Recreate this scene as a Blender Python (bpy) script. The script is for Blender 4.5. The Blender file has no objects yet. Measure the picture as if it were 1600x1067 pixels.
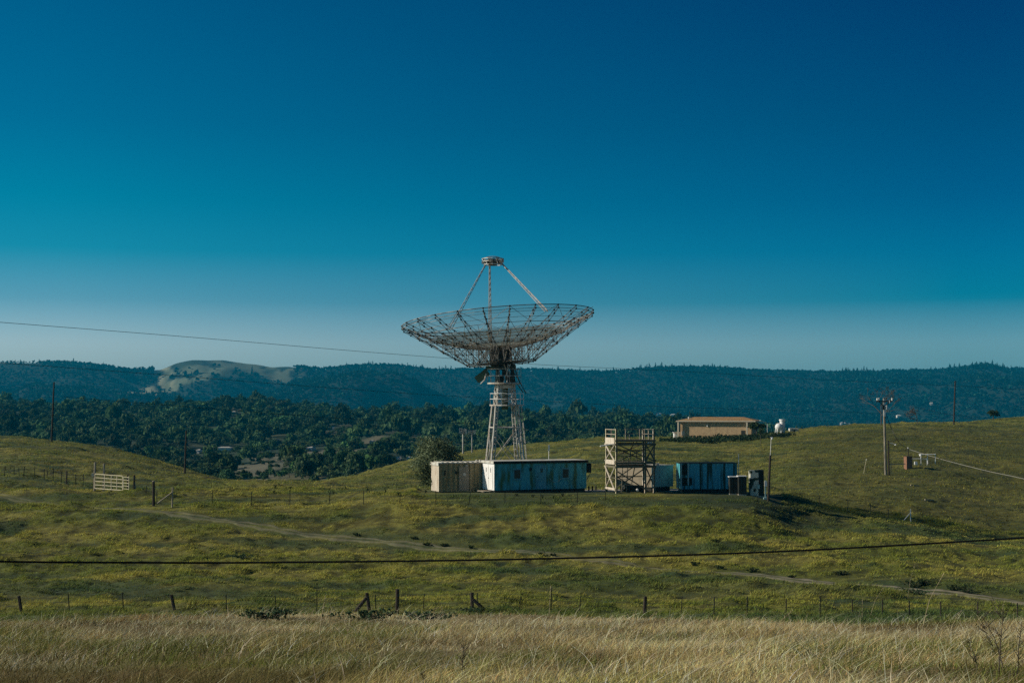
import bpy, math, random
import numpy as np
from mathutils import Vector, Matrix

# ------------------------------------------------------------------ camera, sky, sun, exposure
C = bpy.context.scene
COL = C.collection
FPX = 2222.2
PITCH = math.atan((640 - 533.5) / FPX)
cam_d = bpy.data.cameras.new('camera'); cam = bpy.data.objects.new('camera', cam_d); COL.objects.link(cam)
cam_d.lens = 50; cam_d.sensor_width = 36; cam_d.clip_start = 0.2; cam_d.clip_end = 40000
cam.location = (0, 0, 0); cam.rotation_euler = (math.pi / 2 + PITCH, 0, 0)
C.camera = cam

SUN_EL = math.radians(27)
SUN_AZ = (-0.999, -0.03)                       # horizontal direction towards the sun
w = bpy.data.worlds.new('World'); C.world = w; w.use_nodes = True
nt = w.node_tree; N = nt.nodes; L = nt.links
N.clear()
out = N.new('ShaderNodeOutputWorld'); bg = N.new('ShaderNodeBackground')
sky = N.new('ShaderNodeTexSky'); sky.sky_type = 'NISHITA'; sky.sun_disc = False
sky.sun_elevation = SUN_EL
sky.sun_rotation = math.atan2(SUN_AZ[0], SUN_AZ[1])
sky.altitude = 100; sky.air_density = 1.0; sky.dust_density = 1.0; sky.ozone_density = 2.0
tc = N.new('ShaderNodeTexCoord'); sp = N.new('ShaderNodeSeparateXYZ'); L.new(tc.outputs['Generated'], sp.inputs[0])
# tint of the clear sky by height above the horizon, away from the sun (left column) and on the far side of it
SKY_Z = [0.0, 0.045, 0.075, 0.108, 0.143, 0.195, 0.28, 0.5, 1.0]
SKY_L = [(0.9186,1.1331,1.4235), (0.8749,1.0791,1.3557), (0.2828,0.6955,0.9466), (0.0249,0.5751,0.7761), (0.0005,0.5153,0.6853), (0.0016,0.4076,0.6023), (0.0005,0.3495,0.5442), (0.0103,0.2197,0.3365), (0.0152,0.1723,0.2599)]
SKY_R = [(0.3964,0.7474,1.0090), (0.3775,0.7118,0.9610), (0.0048,0.4138,0.6488), (0.0008,0.3414,0.5906), (0.0005,0.2605,0.4954), (0.0005,0.2158,0.4114), (0.0029,0.1528,0.3618), (0.0117,0.1017,0.2271), (0.0163,0.0838,0.1778)]
ramps = []
for tab in (SKY_L, SKY_R):
    rp = N.new('ShaderNodeValToRGB'); L.new(sp.outputs['Z'], rp.inputs[0]); el = rp.color_ramp.elements
    while len(el) < len(tab): el.new(0.5)
    for e_, p_, c_ in zip(el, SKY_Z, tab):
        e_.position = p_; e_.color = (*c_, 1)
    ramps.append(rp)
mr = N.new('ShaderNodeMapRange'); mr.inputs[1].default_value = -0.30; mr.inputs[2].default_value = 0.30; L.new(sp.outputs['X'], mr.inputs[0])
rp = N.new('ShaderNodeMix'); rp.data_type = 'RGBA'; L.new(mr.outputs[0], rp.inputs[0]); L.new(ramps[0].outputs[0], rp.inputs[6]); L.new(ramps[1].outputs[0], rp.inputs[7])
mx = N.new('ShaderNodeMix'); mx.data_type = 'RGBA'; mx.blend_type = 'MULTIPLY'; mx.inputs[0].default_value = 1
L.new(sky.outputs[0], mx.inputs[6]); L.new(rp.outputs[2], mx.inputs[7])
L.new(mx.outputs[2], bg.inputs[0]); bg.inputs[1].default_value = 0.1; L.new(bg.outputs[0], out.inputs[0])

sl = bpy.data.lights.new('sun', 'SUN'); so = bpy.data.objects.new('sun', sl); COL.objects.link(so)
sl.energy = 4.5; sl.angle = math.radians(0.5); sl.color = (1.0, 0.91, 0.74)
sd = Vector((SUN_AZ[0] * math.cos(SUN_EL), SUN_AZ[1] * math.cos(SUN_EL), math.sin(SUN_EL)))
so.rotation_euler = sd.to_track_quat('Z', 'Y').to_euler()
vs = C.view_settings
vs.view_transform = 'Standard'; vs.look = 'None'; vs.gamma = 1; vs.exposure = 0.0; vs.use_curve_mapping = False
C.cycles.max_bounces = 6; C.cycles.transparent_max_bounces = 24; C.cycles.volume_bounces = 0; C.cycles.use_denoising = False
R_ = random.Random(7)
rng = np.random.default_rng(11)

# ------------------------------------------------------------------ pixel <-> world
cp, spn = math.cos(PITCH), math.sin(PITCH)
def ray(c, r):
    a = (c - 800) / FPX; b = (533.5 - r) / FPX
    return Vector((a, cp - b * spn, spn + b * cp))
def P(c, r, Y):
    d = ray(c, r); return d * (Y / d.y)
def rowz(r, Y):
    d = ray(800, r); return d.z / d.y * Y

# ------------------------------------------------------------------ noise and terrain
def _hash(ix, iy, s):
    h = (ix.astype(np.int64) * 374761393 + iy.astype(np.int64) * 668265263 + s * 1442695041) & 0x7fffffff
    h = ((h ^ (h >> 13)) * 1274126177) & 0x7fffffff
    return ((h ^ (h >> 16)) & 0xffff) / 65535.0
def vnoise(x, y, s=0):
    x = np.asarray(x, float); y = np.asarray(y, float)
    ix = np.floor(x); iy = np.floor(y); fx = x - ix; fy = y - iy
    fx = fx * fx * (3 - 2 * fx); fy = fy * fy * (3 - 2 * fy)
    a = _hash(ix, iy, s); b = _hash(ix + 1, iy, s); c = _hash(ix, iy + 1, s); d = _hash(ix + 1, iy + 1, s)
    return (a * (1 - fx) + b * fx) * (1 - fy) + (c * (1 - fx) + d * fx) * fy - 0.5
def fbm(x, y, s=0, o=3):
    t = 0; a = 1.0; q = 1.0
    for k in range(o):
        t = t + a * vnoise(x * q + 17.3 * k, y * q - 9.1 * k, s + k); a *= 0.5; q *= 2.03
    return t
def sstep(a, b, x):
    t = np.clip((x - a) / (b - a), 0, 1); return t * t * (3 - 2 * t)

YK = [0, 20, 50, 75, 90, 110, 125, 133, 141, 150, 165, 200, 250, 300, 350, 420]
TAB = {   # screen row of the ground at each distance above (from 90 m on), per column
    -500: [925, 860, 800, 786, 768, 758, 745, 712, 690, 684, 690, 720],
    0:    [925, 860, 800, 786, 768, 758, 745, 712, 690, 684, 690, 720],
    200:  [925, 862, 800, 786, 771, 764, 757, 733, 712, 709, 720, 760],
    300:  [925, 864, 802, 787, 771, 765, 760, 748, 737, 742, 770, 810],
    370:  [926, 866, 804, 787, 772, 765, 760, 755, 758, 790, 820, 860],
    500:  [926, 867, 806, 789, 773, 765, 760, 757, 756, 800, 850, 880],
    570:  [926, 868, 798, 773, 768.5, 766, 762, 762, 742, 742, 790, 850],
    650:  [926, 868, 795, 771, 768, 765.5, 764, 766, 738, 718, 735, 800],
    800:  [927, 868, 794, 770.5, 768, 765.5, 764, 760, 728, 703, 698, 740],
    950:  [927, 868, 794, 770.5, 768, 765.5, 762, 745, 710, 691, 686, 700],
    1080: [928, 869, 796, 771, 769, 766.5, 764, 750, 714, 692, 684, 688],
    1170: [929, 870, 802, 773, 770, 768, 772, 752, 714, 690, 682, 686],
    1250: [931, 872, 822, 798, 785, 790, 780, 748, 708, 685, 673, 680],
    1400: [934, 876, 835, 819, 812, 812, 785, 746, 704, 678, 663, 672],
    1600: [938, 888, 856, 846, 837, 830, 800, 762, 715, 685, 665, 652],
    2100: [938, 888, 856, 846, 837, 830, 800, 762, 715, 685, 660, 640]}
CK = sorted(TAB)
FYK = [520, 650, 900, 1200, 1500, 1750, 2200, 2800, 3300, 3900, 4500, 5300, 9000]
FROW = lambda c: [752, 738, max(695, MID(c) + 30), max(659, MID(c) + 22), MID(c) + 14, None, None, 664, 640, 612, RID(c), None, None]
def MID(c): return float(np.interp(c, [-300, 0, 60, 150, 235, 330, 400, 470, 560, 650, 800, 950, 1040, 1200, 1600],
                                   [628, 627, 629, 629, 632, 624, 617, 626, 640, 640, 643, 648, 658, 676, 705]))
def RID(c): return float(np.interp(c, [-300, 0, 50, 100, 160, 200, 250, 268, 292, 310, 350, 390, 420, 450, 500, 560, 600, 640, 680, 730, 850, 900, 950, 1000, 1100, 1200, 1300, 1400, 1500, 1600, 2000],
                                   [568, 567, 567, 567, 573, 580, 578, 571, 563, 565, 562, 566, 574, 573, 578, 573, 572, 574, 581, 579, 580, 583, 583, 579, 576, 580, 584, 583, 579, 578, 575]))
FC = list(range(-500, 2101, 25))
def pchip(xk, yk, x):
    xk = np.array(xk, float); yk = np.array(yk, float)
    h = np.diff(xk); d = np.diff(yk) / h
    m = np.zeros_like(yk)
    for i in range(1, len(xk) - 1):
        if d[i-1] * d[i] > 0:
            w1 = 2*h[i] + h[i-1]; w2 = h[i] + 2*h[i-1]
            m[i] = (w1 + w2) / (w1 / d[i-1] + w2 / d[i])
    m[0] = d[0]; m[-1] = d[-1]
    k = np.clip(np.searchsorted(xk, x) - 1, 0, len(xk) - 2)
    t = (x - xk[k]) / h[k]
    return (yk[k]*(1+2*t)*(1-t)**2 + m[k]*h[k]*t*(1-t)**2 + yk[k+1]*t*t*(3-2*t) + m[k+1]*h[k]*t*t*(t-1))
# dense lookup grid: columns FC x warped distance
YG = np.concatenate([np.arange(0, 460, 2.0), np.geomspace(460, 9000, 220)])
near_tab = {}
for c in CK:
    near_tab[c] = [-1.7, rowz(1067, 20), rowz(973, 50), rowz(956, 75)] + [rowz(r, y) for r, y in zip(TAB[c], YK[4:])]
ZG = np.zeros((len(FC), len(YG)))
nk = np.array([near_tab[c] for c in CK])
for i, c in enumerate(FC):
    kz = [float(pchip(CK, nk[:, j], np.array([float(c)]))[0]) for j in range(len(YK))]
    fr = FROW(c); fz = []
    for r, y in zip(fr, FYK):
        if r is not None: fz.append(rowz(r, y))
        else: fz.append({1750: fz[-1] - 12 if fz else 0, 2200: -45, 5300: 20, 9000: -60}[y])
    ZG[i] = pchip(YK + FYK, kz + fz, YG)
FC0, FCN = FC[0], len(FC)
def base(x, Y):
    x = np.asarray(x, float); Y = np.asarray(Y, float)
    c = 800 + FPX * x / np.maximum(Y, 25)
    u = np.clip((c - FC0) / 25, 0, FCN - 1.001); i = u.astype(int); fu = u - i
    yy = np.clip(Y, 0, 8999)
    k = np.clip(np.searchsorted(YG, yy, side='right') - 1, 0, len(YG) - 2); fv = (yy - YG[k]) / (YG[k+1] - YG[k])
    z = (ZG[i, k]*(1-fu) + ZG[i+1, k]*fu)*(1-fv) + (ZG[i, k+1]*(1-fu) + ZG[i+1, k+1]*fu)*fv
    return z + np.where(Y < 0, -Y * 0.1, 0)
def hit(c, r, f=None, y0=15, y1=460):
    f = f or ground
    d = ray(c, r); ys = np.arange(y0, y1, 0.25)
    g = f(ys * d.x / d.y, ys); z = ys * d.z / d.y
    k = np.argmax(z <= g)
    Y = ys[k] if (z <= g).any() else y1
    return Vector((Y * d.x / d.y, Y, float(g[k])))
ROADPX = [(-150, 764), (0, 775), (100, 786), (200, 797), (300, 810), (400, 821), (500, 832), (640, 848), (750, 857), (850, 865), (930, 873), (1000, 880),
          (1100, 888), (1200, 895), (1300, 905), (1400, 915), (1500, 925), (1600, 936), (1750, 950), (1900, 962)]
road_pts = [hit(c, r, base) for c, r in ROADPX]
# smooth the track
for _ in range(4):
    q = []
    for a, b in zip(road_pts[:-1], road_pts[1:]): q += [a * .75 + b * .25, a * .25 + b * .75]
    road_pts = [road_pts[0]] + q + [road_pts[-1]]
RP = np.array([(p.x, p.y) for p in road_pts])
def road_dist(x, Y):
    x = np.atleast_1d(np.asarray(x, float)); Y = np.atleast_1d(np.asarray(Y, float))
    sh = x.shape; xf = x.ravel(); yf = Y.ravel(); out_ = np.full(xf.shape, 99.0)
    m = np.where((yf > 60) & (yf < 160))[0]
    for s in range(0, len(m), 20000):
        mm = m[s:s+20000]; d = np.full(len(mm), 99.0)
        for i in range(0, len(RP) - 4, 4):
            a = RP[i]; b = RP[i+4]; ab = b - a
            t = np.clip(((xf[mm]-a[0])*ab[0] + (yf[mm]-a[1])*ab[1]) / (ab @ ab), 0, 1)
            d = np.minimum(d, np.hypot(xf[mm]-a[0]-t*ab[0], yf[mm]-a[1]-t*ab[1]))
        out_[mm] = d
    return out_.reshape(sh)
def pad_mask(x, Y):        # 1 on the levelled yard of the dish
    c = 800 + FPX * x / np.maximum(Y, 25)
    return sstep(640, 670, c) * (1 - sstep(1200, 1230, c)) * sstep(124, 130, Y) * (1 - sstep(152, 165, Y))
def lumps(x, Y):
    n = 0.55 * fbm(x / 9.0, Y / 7.0, 3, 3)
    f = 0.42 * np.abs(fbm(x / 2.2 + 0.5*n, Y / 1.5, 21, 3)) + 0.13 * fbm(x / 0.7, Y / 0.55, 5, 2)
    hum = np.maximum(0, fbm(x / 5.5, Y / 3.5, 40, 2) - 0.28) * 1.3
    return n, f + hum
def ground(x, Y, rd=None):
    x = np.asarray(x, float); Y = np.asarray(Y, float)
    rd = road_dist(x, Y).reshape(x.shape) if rd is None else rd
    n, f = lumps(x, Y)
    k = (1 - 0.9 * pad_mask(x, Y)) * (0.4 + 0.6 * sstep(50, 72, Y))
    far = sstep(430, 700, Y)
    z = base(x, Y) + n * k * (1 - far) * sstep(5, 30, Y) + f * k * (1 - far) * sstep(1.2, 3.0, rd) 
    z = z - 0.10 * (1 - sstep(1.0, 2.6, rd))
    z = z + far * (8 * fbm(x / 90, Y / 90, 9, 3)) * (1 - sstep(1500, 1800, Y)) + sstep(2400, 3000, Y) * (1 - sstep(3900, 4450, Y)) * 75 * (np.abs(fbm(x / 420, Y / 900, 31, 4)) - 0.25) * 2.0 + 20 * fbm(x / 170, Y / 260, 37, 3) * sstep(250, 290, 800 + FPX*x/np.maximum(Y, 25)) * (1 - sstep(420, 460, 800 + FPX*x/np.maximum(Y, 25))) * sstep(3000, 3500, Y) * (1 - .6 * sstep(4300, 4500, Y))
    return z
def gz(x, Y): return float(ground(np.array([x]), np.array([Y]))[0])

# ------------------------------------------------------------------ object helpers
def tag(o, label=None, cat=None, group=None, kind=None):
    if label: o['label'] = label
    if cat: o['category'] = cat
    if group: o['group'] = group
    if kind: o['kind'] = kind
    return o
def empty(name, loc, rz=0, label=None, cat=None, group=None):
    o = bpy.data.objects.new(name, None); COL.objects.link(o); o.location = loc; o.rotation_euler = (0, 0, rz)
    o.empty_display_size = 0.5
    return tag(o, label, cat, group)
def npmesh(name, V, F, mat, col=None, smooth=False, parent=None, link=True):
    V = np.asarray(V, np.float32); F = np.asarray(F, np.int32); k = F.shape[1]
    me = bpy.data.meshes.new(name)
    me.vertices.add(len(V)); me.vertices.foreach_set('co', V.ravel())
    me.loops.add(F.size); me.loops.foreach_set('vertex_index', F.ravel())
    me.polygons.add(len(F)); me.polygons.foreach_set('loop_start', np.arange(0, F.size, k, dtype=np.int32))
    if smooth: me.polygons.foreach_set('use_smooth', np.ones(len(F), bool))
    me.update(calc_edges=True)
    if col is not None:
        at = me.color_attributes.new('tint', 'FLOAT_COLOR', 'POINT')
        cc = np.ones((len(V), 4), np.float32); cc[:, :3] = col; at.data.foreach_set('color', cc.ravel())
    me.materials.append(mat)
    if not link: return me
    o = bpy.data.objects.new(name, me); COL.objects.link(o); o.parent = parent
    return o
class MB:
    def __init__(s): s.v = []; s.f = []
    def add(s, vs_, fs_):
        b = len(s.v); s.v += [tuple(v) for v in vs_]; s.f += [tuple(b + i for i in f) for f in fs_]; return s
    def box(s, x0, x1, y0, y1, z0, z1):
        return s.add([(x0,y0,z0),(x1,y0,z0),(x1,y1,z0),(x0,y1,z0),(x0,y0,z1),(x1,y0,z1),(x1,y1,z1),(x0,y1,z1)],
                     [(0,3,2,1),(4,5,6,7),(0,1,5,4),(1,2,6,5),(2,3,7,6),(3,0,4,7)])
    def tube(s, a, b, r, n=5, r2=None):
        a = Vector(a); b = Vector(b); d = b - a
        if d.length < 1e-6: return s
        r2 = r if r2 is None else r2
        q = d.to_track_quat('Z', 'Y'); vv = []
        for p, rr in ((a, r), (b, r2)):
            for i in range(n):
                t = 2 * math.pi * (i + .5) / n
                vv.append(p + q @ Vector((rr * math.cos(t), rr * math.sin(t), 0)))
        ff = [(i, (i+1) % n, n + (i+1) % n, n + i) for i in range(n)] + [tuple(range(n))[::-1], tuple(range(n, 2*n))]
        return s.add(vv, ff)
    def poly(s, pts, r, n=5):
        for a, b in zip(pts[:-1], pts[1:]): s.tube(a, b, r, n)
        return s
    def lathe(s, prof, n=16, c=(0,0,0), M=None):
        vv = []
        for r, z in prof:
            for i in range(n):
                t = 2*math.pi*i/n; p = Vector((r*math.cos(t), r*math.sin(t), z))
                vv.append((M @ p if M else p) + Vector(c))
        ff = [(j*n+i, j*n+(i+1)%n, (j+1)*n+(i+1)%n, (j+1)*n+i) for j in range(len(prof)-1) for i in range(n)]
        ff += [tuple(range(n))[::-1], tuple(range((len(prof)-1)*n, len(prof)*n))]
        return s.add(vv, ff)
    def ball(s, c, r, n=6, m=4):
        return s.lathe([(max(.02*r, r*math.sin(math.pi*j/m)), -r*math.cos(math.pi*j/m)) for j in range(m+1)], n, c)
    def corr(s, L_, z0, z1, pitch=0.28, dep=0.04, y=0, x0=0):   # corrugated panel along x, facing -y
        n = int(L_ / pitch); vv = []; xs = []
        for i in range(n):
            for t, d in ((0, 0), (.35, 0), (.5, dep), (.85, dep)): xs.append((x0 + (i + t) * L_ / n, y + d))
        xs.append((x0 + L_, y))
        for (x, yy) in xs: vv += [(x, yy, z0), (x, yy, z1)]
        return s.add(vv, [(2*i, 2*i+2, 2*i+3, 2*i+1) for i in range(len(xs)-1)])
    def build(s, name, mat, parent=None, smooth=False, bevel=0):
        me = bpy.data.meshes.new(name); me.from_pydata(s.v, [], s.f); me.update()
        me.materials.append(mat)
        if smooth:
            for p in me.polygons: p.use_smooth = True
        o = bpy.data.objects.new(name, me); COL.objects.link(o); o.parent = parent
        if bevel:
            b = o.modifiers.new('bevel', 'BEVEL'); b.width = bevel; b.segments = 2; b.limit_method = 'ANGLE'
        return o

# ------------------------------------------------------------------ materials
def mat(name, col, rough=0.8, metal=0.0, col2=None, scale=3.0, mapscale=(1,1,1), lo=0.4, hi=0.65, bump=0.0, bscale=20, attr=False, detail=5, spec=0.3, alpha=None, coord='Object'):
    m = bpy.data.materials.new(name); m.use_nodes = True; n = m.node_tree.nodes; l = m.node_tree.links
    b = n['Principled BSDF']; b.inputs['Base Color'].default_value = (*col, 1); b.inputs['Roughness'].default_value = rough
    b.inputs['Metallic'].default_value = metal; b.inputs['Specular IOR Level'].default_value = spec
    src = None
    if col2 is not None or bump:
        t = n.new('ShaderNodeTexCoord'); mp = n.new('ShaderNodeMapping'); mp.inputs['Scale'].default_value = mapscale
        l.new(t.outputs[coord], mp.inputs[0])
    if col2 is not None:
        nz = n.new('ShaderNodeTexNoise'); nz.inputs['Scale'].default_value = scale; nz.inputs['Detail'].default_value = detail; l.new(mp.outputs[0], nz.inputs[0])
        r = n.new('ShaderNodeValToRGB'); r.color_ramp.elements[0].position = lo; r.color_ramp.elements[1].position = hi
        r.color_ramp.elements[0].color = (*col, 1); r.color_ramp.elements[1].color = (*col2, 1); l.new(nz.outputs[0], r.inputs[0]); src = r.outputs[0]
    if attr:
        a = n.new('ShaderNodeVertexColor'); a.layer_name = 'tint'
        if src is None: src = a.outputs[0]
        else:
            x = n.new('ShaderNodeMix'); x.data_type = 'RGBA'; x.blend_type = 'MULTIPLY'; x.inputs[0].default_value = 1
            l.new(src, x.inputs[6]); l.new(a.outputs[0], x.inputs[7]); src = x.outputs[2]
    if src is not None: l.new(src, b.inputs['Base Color'])
    if bump:
        nb = n.new('ShaderNodeTexNoise'); nb.inputs['Scale'].default_value = bscale; nb.inputs['Detail'].default_value = 4; l.new(mp.outputs[0], nb.inputs[0])
        bp = n.new('ShaderNodeBump'); bp.inputs['Strength'].default_value = bump; bp.inputs['Distance'].default_value = 0.1
        l.new(nb.outputs[0], bp.inputs['Height']); l.new(bp.outputs[0], b.inputs['Normal'])
    if alpha is not None: b.inputs['Alpha'].default_value = alpha
    return m
def leafmat(name, rough=0.75, trans=0.25):
    m = bpy.data.materials.new(name); m.use_nodes = True; n = m.node_tree.nodes; l = m.node_tree.links
    b = n['Principled BSDF']; b.inputs['Roughness'].default_value = rough; b.inputs['Specular IOR Level'].default_value = 0.04
    a = n.new('ShaderNodeVertexColor'); a.layer_name = 'tint'; l.new(a.outputs[0], b.inputs['Base Color'])
    t = n.new('ShaderNodeBsdfTranslucent'); l.new(a.outputs[0], t.inputs[0])
    x = n.new('ShaderNodeMixShader'); x.inputs[0].default_value = trans
    l.new(b.outputs[0], x.inputs[1]); l.new(t.outputs[0], x.inputs[2]); l.new(x.outputs[0], n['Material Output'].inputs[0])
    return m
M = {}
M['soil'] = mat('soil_grass', (1,1,1), 0.95, attr=True, col2=(0.6,0.62,0.55), scale=1.3, bump=0.5, bscale=3.0, lo=.35, hi=.7)
M['leaf'] = leafmat('leaf'); M['grass'] = leafmat('grass_blade', 0.8, 0.3)
M['wood'] = mat('weathered_wood', (0.03,0.022,0.017), 0.9, col2=(0.06,0.045,0.035), scale=4, mapscale=(6,6,.6), bump=.4)
M['palewood'] = mat('pale_wood', (0.42,0.36,0.28), 0.85, col2=(0.25,0.2,0.15), scale=4, mapscale=(5,5,.8), bump=.3)
M['scaf'] = mat('scaffold_timber_shade_tone', (0.19,0.165,0.11), 0.85, col2=(0.10,0.09,0.06), scale=4, mapscale=(3,3,3), bump=.3)  # timber darkened in its colour for the shaded front of the scaffold
M['polewood'] = mat('grey_pole_wood', (0.30,0.26,0.20), 0.85, col2=(0.10,0.085,0.065), scale=2.5, mapscale=(4,4,.4), bump=.3)
M['bark'] = mat('bark', (0.07,0.055,0.04), 0.9, col2=(0.12,0.1,0.08), scale=8)
M['black'] = mat('black_metal', (0.012,0.014,0.014), 0.6)
M['cable'] = mat('black_cable', (0.008,0.009,0.01), 0.5)
M['wire'] = mat('aluminium_wire', (0.35,0.33,0.3), 0.6, 0.3)
M['dwire'] = mat('dark_wire', (0.03,0.035,0.04), 0.6, 0.3)
M['post'] = mat('steel_post', (0.05,0.045,0.035), 0.8, col2=(0.1,0.07,0.045), scale=9)
M['tower'] = mat('tower_paint', (0.50,0.47,0.43), 0.65, col2=(0.26,0.17,0.11), scale=2.2, lo=.5, hi=.72)
M['towerd'] = mat('tower_machinery', (0.035,0.05,0.045), 0.7, col2=(0.1,0.09,0.06), scale=2)
M['tgreen'] = mat('counterweight_green', (0.035,0.09,0.06), 0.7, col2=(0.09,0.10,0.06), scale=2)
M['truss'] = mat('truss_steel', (0.11,0.09,0.08), 0.7, 0.2, col2=(0.42,0.37,0.33), scale=1.1, lo=.45, hi=.58)
M['strut'] = mat('feed_strut_paint', (0.50,0.46,0.43), 0.6, col2=(0.38,0.33,0.30), scale=1)
M['feed'] = mat('feed_metal', (0.72,0.70,0.66), 0.5, 0.2, col2=(0.2,0.16,0.13), scale=3)
M['conc'] = mat('concrete', (0.42,0.36,0.30), 0.9, col2=(0.28,0.25,0.2), scale=1.2, bump=.3)
M['dirt'] = mat('dirt_track', (0.15,0.13,0.09), 0.95, col2=(0.06,0.07,0.03), scale=.8, lo=.42, hi=.6, bump=.6, bscale=6)
M['beige'] = mat('beige_corrugated', (0.34,0.275,0.15), 0.65, col2=(0.24,0.20,0.10), scale=1.2, mapscale=(2,2,.35))
M['beigel'] = mat('pale_container_paint', (0.60,0.52,0.43), 0.6, col2=(0.40,0.29,0.21), scale=1.6, mapscale=(2,2,.5), lo=.5, hi=.75)
M['roofw'] = mat('pale_roof_metal', (0.62,0.6,0.55), 0.6, col2=(0.4,0.36,0.3), scale=2)
M['whitew'] = mat('white_paint', (0.80,0.78,0.77), 0.55, col2=(0.62,0.58,0.54), scale=2.5, mapscale=(2,2,.4), lo=.5, hi=.8)
M['bluew'] = mat('blue_siding_stained', (0.08,0.42,0.50), 0.6, col2=(0.07,0.16,0.08), scale=1.5, mapscale=(1.5,1.5,.3), lo=.44, hi=.64)
M['bluedoor'] = mat('blue_door_paint', (0.13,0.42,0.50), 0.55, col2=(0.10,0.30,0.36), scale=2)
M['bluec'] = mat('blue_container_streaked', (0.09,0.42,0.52), 0.6, col2=(0.02,0.06,0.045), scale=1.7, mapscale=(2.6,2.6,.12), lo=.48, hi=.6)
M['grayteal'] = mat('grey_teal_panel', (0.38,0.54,0.54), 0.6, col2=(0.3,0.44,0.44), scale=2)
M['tan'] = mat('tan_panel', (0.36,0.30,0.22), 0.7, col2=(0.28,0.24,0.18), scale=1.5)
M['glass'] = mat('dark_glass', (0.01,0.015,0.015), 0.2, spec=.5)
M['stucco'] = mat('tan_stucco', (0.47,0.33,0.19), 0.9, col2=(0.36,0.25,0.15), scale=1.5, bump=.2)
M['roof'] = mat('tile_roof', (0.40,0.24,0.10), 0.85, col2=(0.20,0.12,0.07), scale=3, bump=.4, bscale=4)
M['fascia'] = mat('pale_fascia', (0.5,0.43,0.33), 0.8)
M['rust'] = mat('rusty_metal', (0.16,0.07,0.035), 0.85, col2=(0.07,0.05,0.04), scale=3)
M['brick'] = mat('reddish_box', (0.28,0.13,0.08), 0.85, col2=(0.18,0.10,0.06), scale=5)
M['camo'] = mat('camouflage_panel', (0.55,0.53,0.45), 0.6, col2=(0.02,0.035,0.02), scale=1.4, lo=.5, hi=.53, detail=1)
M['gate'] = mat('cream_gate_paint', (0.68,0.60,0.42), 0.6, col2=(0.5,0.42,0.28), scale=4)
M['porc'] = mat('porcelain', (0.75,0.72,0.68), 0.3)
M['dark'] = mat('dark_paint', (0.012,0.018,0.016), 0.7, col2=(0.03,0.027,0.02), scale=2)
M['redroof'] = mat('house_roof', (0.30,0.22,0.18), 0.9); M['housew'] = mat('house_wall', (0.70,0.66,0.60), 0.8)
def screenmat(name, col, alpha):
    m = mat(name, col, 0.7, 0.1)
    n = m.node_tree.nodes; l = m.node_tree.links; t = n.new('ShaderNodeBsdfTransparent'); x = n.new('ShaderNodeMixShader')
    x.inputs[0].default_value = alpha; l.new(t.outputs[0], x.inputs[1]); l.new(n['Principled BSDF'].outputs[0], x.inputs[2]); l.new(x.outputs[0], n['Material Output'].inputs[0])
    return m
M['mesh'] = screenmat('wire_mesh_screen', (0.36,0.34,0.28), 0.20)
M['mesh2'] = screenmat('dense_mesh_screen', (0.40,0.35,0.24), 0.62)

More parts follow.
